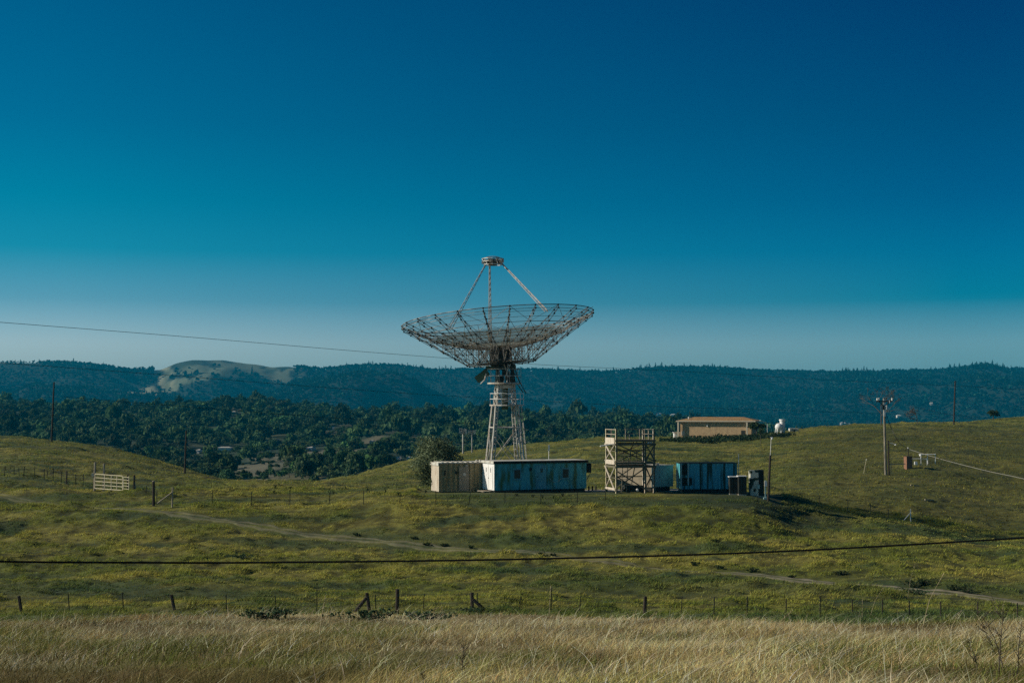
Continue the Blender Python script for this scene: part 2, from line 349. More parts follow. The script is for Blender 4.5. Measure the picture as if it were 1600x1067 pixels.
# ------------------------------------------------------------------ the ground, the wooded valley, the far hills
def lerp3(a, b, t): return np.asarray(a)[None, :] * (1 - t)[:, None] + np.asarray(b)[None, :] * t[:, None]
def EDGE(x, Y): return 32 * fbm(x / 11, Y / 10, 75, 4)
def grass_col(x, Y):
    c = 800 + FPX * x / np.maximum(Y, 20)
    dry = (0.275, 0.210, 0.095); ygr = (0.185, 0.165, 0.036); grn = (0.100, 0.110, 0.018); dgr = (0.032, 0.058, 0.022)
    t = sstep(-0.35, 0.45, fbm(x / 7, Y / 4, 60, 4) + 0.25 * fbm(x / 30, Y / 20, 64, 2))
    col = lerp3(grn, ygr, t)
    fl_ = sstep(.05, .32, np.abs(fbm(x / 2.2, Y / 1.5, 21, 3)) + .25 * fbm(x / 1.1, Y / .8, 66, 2) + .1)[:, None]
    col = col * (.45 + .75 * fl_)  # hollows between tussocks: greener growth, with their shade put into the colour
    bd = (.75 * sstep(.10, .42, fbm(x / 16, Y / 3.5, 110, 3) + .12 * sstep(112, 122, Y) * (1 - sstep(150, 160, Y)) * sstep(560, 700, c)))[:, None]
    col = col * (1 - bd) + np.array((0.042, 0.066, 0.024))[None] * bd
    # greener strip by the near fence, and darker clumps
    g = sstep(48, 54, Y + EDGE(x, Y)) * (1 - sstep(66, 84, Y + 3 * fbm(x / 5, Y / 5, 71, 2)))
    g = np.maximum(g * 0.5, sstep(0.30, 0.52, fbm(x / 6, Y / 3.2, 40, 3)) * .8)
    g = np.maximum(g, 0.5 * sstep(84, 90, Y) * (1 - sstep(96, 104, Y)) * sstep(700, 900, c))
    col = col * (1 - g)[:, None] + np.array(dgr)[None] * g[:, None]
    dk = (.6 * sstep(1040, 1120, c) * (1 - sstep(1290, 1360, c)) * sstep(121, 127, Y + 4 * fbm(x / 6, Y / 4, 120, 2)) * (1 - sstep(136, 146, Y)))[:, None]  # shadow at the right of the yard, painted into the grass colour
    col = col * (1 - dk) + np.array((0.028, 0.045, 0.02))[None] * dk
    # right hand hill darker olive
    h = 0.55 * sstep(1150, 1350, c) * sstep(140, 150, Y) * (1 - sstep(300, 360, Y))
    col = col * (1 - h)[:, None] + np.array((0.075, 0.072, 0.016))[None] * h[:, None]
    d = 1 - sstep(46, 51, Y + EDGE(x, Y))
    mixd = 0.35 + 0.65 * sstep(-.35, .2, fbm(x / 2.5, Y / 3, 80, 3) + (c - 500) / 2200 + (Y - 25) / 60)
    near = lerp3((0.13, 0.125, 0.032), dry, np.clip(mixd, 0, 1))
    br = (.8 * sstep(34, 48, Y + EDGE(x, Y)) * (.55 + .6 * sstep(900, 300, c)))[:, None]
    near = near * (1 - br) + np.array((0.17, 0.115, 0.045))[None] * br
    return col * (1 - d)[:, None] + near * d[:, None]

def grid(name, us, ys, colf, m, zoff=0, label=None):
    U, Yv = np.meshgrid(us, ys); X = U * (Yv + 40)
    x = X.ravel(); y = Yv.ravel()
    z = ground(x, y) + zoff
    V = np.stack([x, y, z], 1); nu = len(us)
    i, j = np.meshgrid(np.arange(nu - 1), np.arange(len(ys) - 1)); a = (j * nu + i).ravel()
    F = np.stack([a, a + 1, a + nu + 1, a + nu], 1)
    o = npmesh(name, V, F, m, colf(x, y), smooth=True); return o
us = np.linspace(-0.62, 0.62, 720)
ysn = np.concatenate([np.linspace(-30, 20, 60), np.arange(20.3, 50, .35), np.arange(50, 170, 0.25), np.arange(170, 310, .6), np.arange(310, 470, 1.2), [470]])
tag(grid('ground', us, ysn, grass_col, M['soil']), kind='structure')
def vcol(x, Y):
    n = sstep(0.0, 0.4, fbm(x / 110, Y / 80, 91, 3))
    return lerp3((0.03, 0.05, 0.022), (0.13, 0.12, 0.06), n)
def clearing(x, Y):
    """open grass in the wooded valley: 1 inside"""
    c = 800 + FPX * x / Y
    z = base(x, Y); r = 640 - z / Y * FPX
    m = np.zeros_like(x)
    for (c0, r0, a, b) in [(455, 716, 66, 12), (400, 736, 50, 12), (520, 706, 34, 8), (570, 712, 20, 6), (590, 689, 28, 4), (650, 688, 14, 4)]:
        q = ((c - c0) / a) ** 2 + ((r - r0) / b) ** 2
        m = np.maximum(m, 1 - sstep(0.7, 1.2, q + .6 * fbm(c / 18, r / 7, 5, 2)))
    return m * (Y < 1400)
def vcol2(x, Y):
    k = clearing(x, Y); a = vcol(x, Y)
    return a * (1 - k)[:, None] + np.array((0.16, 0.145, 0.095))[None] * k[:, None]
tag(grid('valley_ground', np.linspace(-0.62, 0.62, 360), np.geomspace(470, 2300, 260), vcol2, M['soil']), kind='structure')
def bald(x, Y):
    c = 800 + FPX * x / Y
    z = base(x, Y); r = 640 - z / Y * FPX
    m = np.zeros_like(x)
    for (c0, r0, a, b) in [(230, 613, 36, 17), (290, 574, 50, 15), (345, 574, 42, 16), (395, 572, 45, 12), (435, 580, 38, 9), (300, 592, 45, 5), (265, 593, 18, 9)]:
        q = ((c - c0) / a) ** 2 + ((r - r0) / b) ** 2
        m = np.maximum(m, (1 - sstep(0.75, 1.1, q + .6 * fbm(c / 14, r / 6, 15, 3))) * (1 if c0 == 230 else 1 - sstep(.16, .32, fbm(c / 16, r / 7, 25, 3))))
    return m
def fcol(x, Y):
    k = bald(x, Y); n = sstep(-.2, .3, fbm(x / 150, Y / 200, 7, 3))
    n = sstep(-.22, .22, fbm((800 + FPX * x / Y) / 22, Y / 160, 7, 4)); b_ = lerp3((0.15, 0.17, 0.11), (0.035, 0.055, 0.03), n)
    c = 800 + FPX * x / Y; pale_grass = (1 - sstep(252, 270, c + 20 * fbm(c / 9, Y / 200, 3, 2)))[:, None]  # paler grass on the left shoulder of the bare hill
    b_ = b_ * (1 - pale_grass) + np.array((0.36, 0.34, 0.22))[None] * pale_grass
    return np.array((0.006, 0.018, 0.012))[None] * (1 - k)[:, None] + b_ * k[:, None]
tag(grid('hills', np.linspace(-0.62, 0.62, 600), np.concatenate([np.geomspace(2300, 4600, 260), np.geomspace(4650, 8900, 30)]), fcol, M['soil']), kind='structure')

# dirt track laid over the field
V = []; nseg = 13
for i, p in enumerate(road_pts):
    a = road_pts[max(0, i-1)]; b = road_pts[min(len(road_pts)-1, i+1)]; d = Vector((b.x-a.x, b.y-a.y)).normalized(); nr = Vector((-d.y, d.x))
    wv = 0.72 + (.35 if p.x > 10 else 0) + 0.15 * math.sin(i * .37) + .2 * math.sin(i * 1.13)
    for k in range(nseg):
        t = (k / (nseg-1) - .5) * 2; V.append((p.x + nr.x * wv * t, p.y + nr.y * wv * t))
V = np.array(V); zz = ground(V[:, 0], V[:, 1]) + 0.05
edge = np.abs(np.tile(np.linspace(-1, 1, nseg), len(road_pts))) ; zz = zz - 0.12 * (edge > .99)
V = np.concatenate([V, zz[:, None]], 1)
F = [(i*nseg+k, i*nseg+k+1, (i+1)*nseg+k+1, (i+1)*nseg+k) for i in range(len(road_pts)-1) for k in range(nseg-1)]
ru = np.tile(np.abs(np.linspace(-1, 1, nseg)), len(road_pts)); cr = 800 + FPX * V[:, 0] / V[:, 1]
kd = sstep(.12, .35, ru + .3 * fbm(V[:, 0] * 1.2, V[:, 1] * 1.2, 44, 2)) * (1 - sstep(.75, .98, ru)) * (.32 + .18 * sstep(150, 400, cr) + .5 * sstep(1050, 1200, cr))
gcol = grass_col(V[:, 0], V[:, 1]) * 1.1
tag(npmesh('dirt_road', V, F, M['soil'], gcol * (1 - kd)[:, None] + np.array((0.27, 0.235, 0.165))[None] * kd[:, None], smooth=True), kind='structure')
# concrete pad of the yard
PZ = rowz(769, 138)
mb = MB(); pts = [P(912, 769, 135.5), P(1062, 769, 138.5), P(1058, 769, 143), P(905, 769, 141)]
mb.add([(p.x, p.y, -8.60) for p in pts] + [(p.x, p.y, PZ + .10) for p in pts], [(4,5,6,7),(0,1,5,4),(1,2,6,5),(2,3,7,6),(3,0,4,7)])
tag(mb.build('concrete_pavement', M['conc']), kind='structure')

# ------------------------------------------------------------------ grass
def blades(x, y, h, wd, lean, col, segs=2, zlift=0.0):
    """tapered curved blades; returns V (n*(2*segs+1)), faces as tris, colours"""
    n = len(x); z = ground(x, y) - 0.03 + zlift
    th = rng.uniform(0, 2*np.pi, n); ca, sa = np.cos(th), np.sin(th)          # width direction
    la = rng.normal(0, 1, (n, 2)) * lean[:, None] * h[:, None]; la[:, 0] += 0.55 * lean * h
    vs_ = []
    for s in range(segs + 1):
        t = s / segs; ww = wd * (1 - t) * .5
        cx = x + la[:, 0] * t * t; cy = y + la[:, 1] * t * t; cz = z + h * t * (1 - .15 * t)
        if s < segs:
            vs_.append(np.stack([cx - ca*ww, cy - sa*ww, cz], 1)); vs_.append(np.stack([cx + ca*ww, cy + sa*ww, cz], 1))
        else: vs_.append(np.stack([cx, cy, cz], 1))
    k = 2*segs + 1
    V = np.stack(vs_, 1).reshape(-1, 3); b = (np.arange(n) * k)[:, None]
    F = []
    for s in range(segs - 1):
        F += [b + np.array([[2*s, 2*s+1, 2*s+3]]), b + np.array([[2*s, 2*s+3, 2*s+2]])]
    F.append(b + np.array([[2*segs-2, 2*segs-1, 2*segs]]))
    return V, np.concatenate(F, 0), np.repeat(col, k, 0)
def scatter(n, y0, y1, um=0.43, pw=1.0):
    u = rng.uniform(-um, um, n); y = y0 + (y1 - y0) * rng.random(n) ** pw
    return u * y * 1.0 + 0, y
def jitter(col, s=0.25):
    n = len(col); k = np.exp(rng.normal(0, s, n))[:, None]; q = 1 + rng.normal(0, .06, (n, 3)); return np.clip(col * k * q, 0.004, 0.8)

# dry foreground grass
n = 330000
x, y = scatter(n, 11, 62, 0.45, 0.75)
keep = (y + EDGE(x, y) + rng.normal(0, 4.5, n)) < 50; x, y = x[keep], y[keep]; n = len(x)
col = grass_col(x, y) * 1.5 * np.clip(1 + 1.9 * fbm(x/3.5, y/5, 87, 4), .45, 1.7)[:, None]
straw = (rng.random(n) < 0.42 * sstep(-.2, .3, fbm(x/3, y/3, 81, 2) + (y-20)/60)); col[straw] = (0.60, 0.53, 0.33)
grn = rng.random(n) < 0.65 * sstep(0.0, .32, fbm(x/3, y/4, 83, 3) + .10 - y/300); col[grn] = (0.15, 0.165, 0.04)
hh = rng.uniform(.10, .32, n) * (1 + .9 * fbm(x/2.2, y/2.2, 85, 2)) * (1 - .5 * sstep(36, 50, y)); hh = np.maximum(hh, .07)
V, F, K = blades(x, y, hh, rng.uniform(.007, .018, n) * (0.6 + y/50), rng.uniform(.4, 1.1, n), jitter(col, .4), 3)
tag(npmesh('dry_grass', V, F, M['grass'], K), 'tall dry straw coloured grass covering the near slope', 'grass', kind='stuff')
n = 9000
x, y = scatter(n, 13, 54, 0.45, 0.8); k_ = rng.random(n) < sstep(-.25, .35, fbm(x/4, y/5, 87, 3)); x, y = x[k_], y[k_]; n = len(x)
V, F, K = blades(x, y, rng.uniform(.3, .62, n), rng.uniform(.010, .016, n) * (.6 + y/45), rng.uniform(.5, 1.6, n), jitter(np.tile((0.66, 0.60, 0.40), (n, 1)), .25), 4)
tag(npmesh('straw_stalks', V, F, M['grass'], K), 'long bent pale straw stalks lying over the dry grass', 'grass', kind='stuff')
# field grass tufts
n = 1000000
x, y = scatter(n, 42, 152, 0.42, 0.9)
rd = road_dist(x, y); c = 800 + FPX * x / y
keep = (rd > 0.75 + .5 * rng.random(n) + .8 * sstep(1000, 1150, c)) & (y + EDGE(x, y) + rng.normal(0, 4, n) > 49) & (rng.random(n) < 0.35 + 0.9 * sstep(-.3, .3, fbm(x/1.6, y/1.2, 90, 2))) & (pad_mask(x, y) * (y > 131) < .3)
x, y, c = x[keep], y[keep], c[keep]; n = len(x)
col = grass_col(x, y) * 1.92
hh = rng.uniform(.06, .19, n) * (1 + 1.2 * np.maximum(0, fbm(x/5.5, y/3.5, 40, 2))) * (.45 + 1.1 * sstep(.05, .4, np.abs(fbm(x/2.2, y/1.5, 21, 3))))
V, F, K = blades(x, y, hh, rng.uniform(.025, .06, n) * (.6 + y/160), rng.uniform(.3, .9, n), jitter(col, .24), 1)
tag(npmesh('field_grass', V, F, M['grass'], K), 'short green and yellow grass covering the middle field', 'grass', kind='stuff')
# hill grass
n = 480000
x, y = scatter(n, 150, 440, 0.42, 0.8)
x, y = x, y
keep = (rng.random(n) < 0.3 + 0.9 * sstep(-.3, .3, fbm(x/4, y/5, 95, 2))); x, y = x[keep], y[keep]; n = len(x)
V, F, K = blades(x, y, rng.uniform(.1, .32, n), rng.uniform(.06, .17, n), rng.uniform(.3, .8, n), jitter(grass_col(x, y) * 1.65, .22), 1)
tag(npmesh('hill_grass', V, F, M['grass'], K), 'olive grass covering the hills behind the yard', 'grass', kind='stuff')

# ------------------------------------------------------------------ foliage makers
def cards(ctr, size, nrm, col, rg, asp=0.7):
    n = len(ctr); nn = nrm + rg.normal(0, .55, (n, 3)); nn /= np.linalg.norm(nn, axis=1)[:, None] + 1e-9
    t = np.cross(nn, rg.normal(0, 1, (n, 3))); t /= np.linalg.norm(t, axis=1)[:, None] + 1e-9; b = np.cross(nn, t)
    s = size[:, None] * .5
    V = np.stack([ctr - t*s, ctr - b*s*asp, ctr + t*s, ctr + b*s*asp], 1).reshape(-1, 3)
    return V, np.arange(4*n).reshape(-1, 4), np.repeat(col, 4, 0)
def crown(rg, n, R, H, z0, size, c1, c2, nb=9, squash=.75):
    """clumpy crown: blobs on an uneven dome, cards on the blobs' outsides"""
    bl = []
    for i in range(nb):
        a = rg.uniform(0, 2*np.pi); e = rg.uniform(-.25, 1); rr = R * rg.uniform(.25, .72) * math.sqrt(max(0, 1 - max(0, e)**2 * .7))
        bl.append((rr*math.cos(a), rr*math.sin(a), z0 + H*(.45 + .33*e), R * rg.uniform(.30, .52)))
    bl.append((0, 0, z0 + H*.5, R*.6)); bl = np.array(bl)
    k = rg.choice(len(bl), n, p=bl[:, 3]**2 / (bl[:, 3]**2).sum())
    d = rg.normal(0, 1, (n, 3)); d[:, 2] = np.abs(d[:, 2]) * .95 - .35; d /= np.linalg.norm(d, axis=1)[:, None]
    r = bl[k, 3] * (rg.random(n) ** .3) * rg.uniform(.85, 1.12, n)
    ctr = bl[k, :3] + d * r[:, None] * np.array([1, 1, squash])
    t = np.clip(rg.beta(1.5, 2.5, n) + (k % 3) * .12, 0, 1)
    col = lerp3(c1, c2, t)
    return cards(ctr, size * rg.uniform(.6, 1.4, n), d, col, rg)
def trunk_mb(rg, H, r, limbs=5, spread=2.5, lean=0.3):
    mb = MB(); p = Vector((0, 0, -.4)); q = Vector((rg.normal()*lean, rg.normal()*lean, H*.45))
    mb.tube(p, q, r, 7, r*.65)
    for i in range(limbs):
        a = 2*math.pi*i/limbs + rg.uniform(-.4, .4); e = q + Vector((math.cos(a)*spread, math.sin(a)*spread, H*rg.uniform(.25, .45)))
        m_ = (q+e)/2 + Vector((0, 0, H*.04)); mb.tube(q, m_, r*.45, 5, r*.3).tube(m_, e, r*.3, 5, r*.1)
    return mb
OAKS = []; oak_me = []
for i in range(5):
    rg = np.random.default_rng(100+i)
    A = crown(rg, 380, 5.2, 8.0, 0.2, 1.35, (0.022, 0.050, 0.022), (0.075, 0.125, 0.048) if i < 3 else (0.105, 0.145, 0.065), 10)
    OAKS.append(A)
def stamp(arrs, idx, pos, sc, rz, tintk):
    """many transformed copies of prototype card arrays -> one mesh"""
    VV = []; FF = []; KK = []; b = 0
    for a in range(len(arrs)):
        m = idx == a
        if not m.any(): continue
        V, F, K = arrs[a]; p = pos[m]; s = sc[m]; c_, s_ = np.cos(rz[m]), np.sin(rz[m])
        X = V[None, :, 0]*c_[:, None] - V[None, :, 1]*s_[:, None]; Yy = V[None, :, 0]*s_[:, None] + V[None, :, 1]*c_[:, None]
        W = np.stack([X*s[:, :1] + p[:, :1], Yy*s[:, :1] + p[:, 1:2], V[None, :, 2]*s[:, 1:2] + p[:, 2:3]], 2)
        nI = m.sum(); off = (np.arange(nI) * len(V))[:, None, None] + b
        VV.append(W.reshape(-1, 3)); FF.append((F[None] + off).reshape(-1, F.shape[1])); KK.append((K[None] * tintk[m][:, None, :]).reshape(-1, 3))
        b += nI * len(V)
    return np.concatenate(VV), np.concatenate(FF), np.concatenate(KK)
def tints(n, s=.22): return np.exp(rng.normal(0, s, (n, 1))) * (1 + rng.normal(0, .07, (n, 3)))

HV = [(201, 655, 20, 4, 'long low pale house on the valley side below the left end of the ridge', True), (157, 640, 12, 3, 'small pale house high in the wood at left', False),
          (92, 645, 9, 3, 'pale house beside the dark pole at far left', False), (36, 650, 10, 3, 'pale house nearest the left edge of the picture', False),
          (176, 637, 7, 4, 'white gabled house just right of the small one high at left', False), (218, 640, 8, 3, 'white house above the long low one', False),
          (322, 634, 8, 4, 'bright roofed house under the bald hill', False), (366, 646, 6, 3, 'tiny white house right of the bald hill', False),
          (312, 707, 6, 4, 'pale house low in the wood, close to the short dark pole', False), (352, 703, 24, 4, 'long pale house low in the wood right of the short dark pole', False),
          (430, 690, 8, 3, 'small pale house above the big clearing', False), (472, 705, 14, 5, 'white house at the top of the big clearing', False),
          (487, 703, 8, 4, 'small white house right of the one at the top of the big clearing', False), (520, 672, 6, 5, 'upright white house in the wood centre left', False),
          (543, 672, 8, 2, 'low flat white house in the wood centre left', False), (582, 693, 7, 4, 'left white house in the small clearing near the bush', False),
          (599, 692, 6, 4, 'right white house in the small clearing near the bush', False), (598, 664, 6, 3, 'tiny white house in the trees left of the bush', False),
          (640, 719, 5, 4, 'white house peeping just left of the big bush', False), (735, 658, 10, 3, 'pale house behind the twin antenna masts', False),
          (748, 656, 8, 3, 'pale house just left of the tower legs', False), (622, 718, 6, 3, 'pale house left of the big bush among low trees', False)]
HF = [(1052, 650, 9, 4, 'bright far house above the left end of the hip roof'), (1030, 648, 8, 3, 'left of the two far houses above the hip roof'), (1390, 657, 22, 4, 'long pale far building right of the utility pole'),
          (1404, 652, 8, 5, 'small bright far house above the long pale one'), (1317, 663, 10, 4, 'pale house on the hillcrest left of the utility pole'), (1325, 664, 8, 3, 'second pale house on the hillcrest left of the utility pole'),
          (1455, 632, 6, 4, 'tiny bright house on the far ridge left of the tall dark pole')]
HXY = [(p.x, p.y, h[2] * p.y / FPX) for h in HV for p in [hit(h[0], h[1], ground, 480, 1700)]] + [(p.x, p.y, h[2] * p.y / FPX) for h in HF for p in [hit(h[0], h[1], ground, 2300, 4500)]]
def hshrink(x, Y, dep, k):
    """trees stay low in front of the houses, as gardens keep them"""
    m = np.ones_like(x)
    for hx, hy, hw in HXY:
        d = hy - Y; xx = x - hx * Y / hy
        m = np.where((d > -14) & (d < dep) & (np.abs(xx) < hw / 2 + 5), k, m)
        m = np.where((np.abs(d) < 10) & (np.abs(xx) < hw / 2 + 8), 0.12, m)
    return m
# wooded valley as one mass
LO = [];
for i in range(4):
    rg = np.random.default_rng(200+i); LO.append(crown(rg, 130, 5.2, 8.0, .6, 2.1, (0.02, 0.052, 0.025), (0.072, 0.122, 0.048), 8))
def wood(n, y0, y1, arrs, name, label, smin=.6, smax=1.35):
    u = rng.uniform(-.46, .46, n); y = np.sqrt(y0**2 + (y1**2-y0**2) * rng.random(n)); x = u * y
    k = rng.random(n) > .90 * clearing(x, y) * (fbm(x/14, y/20, 33, 2) < .22); x, y = x[k], y[k]; n = len(x)
    z = ground(x, y); s = np.clip(rng.lognormal(math.log((smin+smax)*.46), .28, n), smin*.7, smax*1.5) * (1 + .5 * fbm(x/60, y/60, 55, 2)); s = s * hshrink(x, y, 130, .38) * np.where((clearing(x*(y+40)/y, y+40) > .4) | (clearing(x*(y+80)/y, y+80) > .4), .5, 1)
    V, F, K = stamp(arrs, rng.integers(0, len(arrs), n), np.stack([x, y, z], 1), np.stack([s, s*np.where(rng.random(n) < .08, 1.7, rng.uniform(.8, 1.25, n))], 1), rng.uniform(0, 6.3, n), tints(n, .22) * np.clip(1 + 1.1*fbm(x/70, y/60, 57, 3), .45, 1.6)[:, None])
    return tag(npmesh(name, V, F, M['leaf'], K), label, 'trees', kind='stuff')
wood(3600, 480, 900, OAKS, 'valley_wood', 'dense dark green oak wood filling the near side of the valley', .42, .95)
wood(12000, 900, 1620, LO, 'hillside_wood', 'darker wood covering the ridge in the middle distance', .5, 1.15)

# conifers of the far ridge
def conifer(rg, n=22, H=24, R=4.2):
    V = []; F = []; K = []
    for i in range(n):
        t = (i / n) ** .9; z = H*(.12 + .85*t); r = R*(1-t)**.6*rg.uniform(.7, 1.15) + .2
        a = rg.uniform(0, 6.3); b = len(V)
        V += [(0, 0, z + H*.10), (r*math.cos(a), r*math.sin(a), z - H*.03), (r*math.cos(a+1.5), r*math.sin(a+1.5), z - H*.03)]
        F.append((b, b+1, b+2)); K += [(0.006+.006*rg.random(), 0.024+.016*rg.random(), 0.022)] * 3
    return np.array(V), np.array(F), np.array(K)
def roundtree(rg):
    V, F, K = crown(rg, 26, 6, 11, 1, 5.5, (0.004, 0.02, 0.016), (0.016, 0.042, 0.028), 5)
    return V, np.concatenate([F[:, [0, 1, 2]], F[:, [0, 2, 3]]]), K
FAR = [conifer(np.random.default_rng(300+i), 26, 17 + 2.5*i, 5.8 - .4*i) for i in range(4)] + [roundtree(np.random.default_rng(310+i)) for i in range(3)]
n = 34000
y = np.sqrt(2500**2 + (4560**2 - 2500**2) * rng.random(n)); x = rng.uniform(-.44, .44, n) * y
xr = rng.uniform(-.44, .44, 2600); yr = rng.uniform(4380, 4560, 2600); x = np.append(x, xr * yr); y = np.append(y, yr)
k = rng.random(len(x)) > .985 * bald(x, y); x, y = x[k], y[k]; n = len(x)
cc = 800 + FPX * x / y
thin = np.where((y > 4250) & (cc > 240) & (cc < 458), 0.0, np.where((y > 4300) & ((cc < 60) | ((cc > 165) & (cc < 235))), .3, 1.0)); k = rng.random(n) < thin; x, y = x[k], y[k]; n = len(x)
s = rng.uniform(.55, 1.15, n) * (1 + .5 * fbm(x/120, y/200, 6, 2)); s = s * hshrink(x, y, 110, .4) * np.where(y > 4330, rng.uniform(.45, 1.05, len(x)), 1)
pick = np.where(rng.random(n) < .72 + .22*(y > 4250) + .2*(fbm(x/400, y/400, 2, 2) > 0), rng.integers(4, 7, n), rng.integers(0, 4, n))
V, F, K = stamp(FAR, pick, np.stack([x, y, ground(x, y)], 1), np.stack([s*1.15, s], 1), rng.uniform(0, 6.3, n), tints(n, .5))
tag(npmesh('ridge_forest', V, F, M['leaf'], K), 'blue hazy forest covering the farthest ridge', 'forest', kind='stuff')

# single trees one can tell apart in the valley
tree_me = []
for i in range(5):
    V, F, K = OAKS[i]; cm = npmesh('crown', V, F, M['leaf'], K, link=False)
    t_ = trunk_mb(np.random.default_rng(120+i), 6.5, .35); tm = bpy.data.meshes.new('trunk'); tm.from_pydata(t_.v, [], t_.f); tm.materials.append(M['bark'])
    tree_me.append((tm, cm))
def tree_copy(name, loc, s, kind, label, group=None, sz=None):
    e = empty(name, loc, R_.uniform(0, 6.3), label, 'tree', group); e.scale = (s, s, sz or s)
    for nm, me in zip(('trunk', 'crown'), tree_me[kind]):
        o = bpy.data.objects.new(nm, me); COL.objects.link(o); o.parent = e
    return e
def fhit(c, r): return hit(c, r, ground, 480, 1700)
for c, r, s, k in [(398, 712, .8, 0), (438, 722, .6, 1), (466, 706, .9, 2), (492, 712, .7, 0), (515, 730, 1.0, 1), (548, 715, .9, 2), (560, 735, .8, 3), (588, 720, .7, 0),
                   (608, 700, .9, 1), (420, 742, .7, 2), (452, 745, .9, 0), (482, 742, .6, 1), (385, 748, .8, 3), (530, 748, .9, 2), (372, 725, 1.0, 0), (625, 712, .8, 4), (575, 700, .7, 1)]:
    tree_copy('oak_tree', fhit(c, r), s*.55, k, 'dark rounded oak standing in or beside the pale clearings on the valley side', 'oaks around the valley clearings')
tree_copy('oak_tree', fhit(543, 655), 1.0, 0, 'tall dark tree rising alone above the middle ridge line left of the dish', sz=1.7)
tree_copy('oak_tree', fhit(448, 640), 1.3, 1, 'broad dark tree crowning the left end of the middle ridge', sz=1.4)
tree_copy('oak_tree', fhit(953, 668), 1.0, 2, 'tall narrow dark tree behind the left side of the scaffold', sz=1.8)
tree_copy('oak_tree', fhit(1012, 668), 1.4, 0, 'large dark tree behind the right side of the scaffold', sz=1.9)
tree_copy('oak_tree', fhit(970, 668), .9, 3, 'shorter dark tree between the two tall trees behind the scaffold', sz=1.3)
tree_copy('oak_tree', fhit(1045, 668), 1.0, 1, 'dark bushy tree just left of the hip roofed building', sz=1.1)

# ------------------------------------------------------------------ small houses in the woods
def house(c, r, wpx, hpx, label, group='pale houses scattered in the wooded valley', pink=False, far=False):
    p = hit(c, r, ground, 480, 1700) if not far else hit(c, r, ground, 2300, 4500)
    k = p.y / FPX; wd = wpx * k * .8; hh = hpx * k * .7; lift = .9 if not far else .6
    e = empty('house', (p.x, p.y, p.z), R_.uniform(-.3, .3), label, 'house', group)
    a = wd / 2; b = max(4, wd * .3)
    MB().box(-a, a, -b, b, -2, lift + hh*.6).build('wall', M['housew'], e)
    o = .4 if not far else 1
    rm = MB().add([(-a-o,-b-o,lift+hh*.6+.02),(a+o,-b-o,lift+hh*.6+.02),(a+o,b+o,lift+hh*.6+.02),(-a-o,b+o,lift+hh*.6+.02),(-a*.6,0,lift+hh*1.1),(a*.6,0,lift+hh*1.1)],
             [(0,1,5,4),(1,2,5),(2,3,4,5),(3,0,4),(0,3,2,1)])
    rm.build('roof', M['redroof'] if pink else M['roofw'], e)
for h in HV: house(h[0], h[1], h[2], h[3], h[4], pink=h[5])
for h in HF: house(*h, group='distant houses on the far slopes', far=True)

# ------------------------------------------------------------------ the big bush beside the container
bp = hit(684, 770); bp = Vector((P(682, 770, 138.5).x, 138.5, gz(P(682, 770, 138.5).x, 138.5)))
e = empty('willow_bush', bp, 0, 'large grey green willow like bush behind the beige container', 'bush')
rg = np.random.default_rng(5)
V1, F1, K1 = crown(rg, 8500, 2.75, 5.6, -0.1, .17, (0.03, 0.05, 0.022), (0.28, 0.33, 0.19), 26, .95)
V2, F2, K2 = crown(rg, 5500, 2.4, 3.8, -0.9, .17, (0.025, 0.04, 0.018), (0.15, 0.18, 0.09), 16, .9)
V = np.concatenate([V1, V2]); K = np.concatenate([K1, K2])
npmesh('foliage', V, np.arange(len(V)).reshape(-1, 4), M['leaf'], K, parent=e)
mb = MB()
for i in range(26):
    a = rg.uniform(0, 6.3); r = rg.uniform(.4, 2.3); m_ = Vector((r*.35*math.cos(a), r*.35*math.sin(a), 1.6)); t_ = Vector((r*math.cos(a), r*math.sin(a), rg.uniform(3.2, 5.2) - r*.5))
    mb.tube((.1*math.cos(a), .1*math.sin(a), -.3), m_, .05, 5, .035).tube(m_, t_, .035, 4, .008)
mb.build('branches', M['bark'], e)

# ------------------------------------------------------------------ the dish antenna
Yd = 142.0; tw = P(789, 768, Yd); TB = Vector((tw.x, Yd, gz(tw.x, Yd)))
ms = Yd / FPX
dish = empty('dish_antenna', TB, 0, 'large open lattice dish antenna on a white steel tower behind the trailers', 'radio telescope')
def zl(r): return rowz(r, Yd) - TB.z          # row -> height above the tower base
def xl(c): return P(c, 560, Yd).x - TB.x
RT = math.radians(11)
def rot(x, y, z): return Vector((x*math.cos(RT) - y*math.sin(RT), x*math.sin(RT) + y*math.cos(RT), z))
# legs: four slim lattice legs
zt = zl(633); hb = 1.95; ht = 1.12
tube2 = lambda mb, a, b, r: mb.tube(a, b, r, 6)
for sx in (-1, 1):
    for sy in (-1, 1):
        mb = MB(); a0 = rot(sx*hb, sy*hb, -.3); a1 = rot(sx*ht, sy*ht, zt)
        off = rot(-.30*sx, 0, 0); off2 = rot(0, -.30*sy, 0)
        mb.tube(a0, a1, .085, 6)
        if True:
            for o_ in (off, off2): mb.tube(a0 + o_, a1 + o_*.8, .06, 6)
            for k in range(14):
                t = k/14; t2 = (k+1)/14; p = a0.lerp(a1, t); q = a0.lerp(a1, t2)
                mb.tube(p, q + off, .028, 4).tube(q + off, q + off2, .028, 4).tube(p + off2, q, .028, 4)
        mb.build('leg', M['tower'], dish)
fl = lambda sx, sy, t: rot(sx*(hb + (ht-hb)*t), sy*(hb + (ht-hb)*t), -.3 + (zt+.3)*t)
ring = [(-1,-1),(1,-1),(1,1),(-1,1)]
for t in (.13, .24, .75):
    mb = MB()
    for i in range(4): mb.tube(fl(*ring[i], t), fl(*ring[(i+1)%4], t), .07, 6)
    mb.build('beam_ring', M['tower'], dish)
mb = MB()
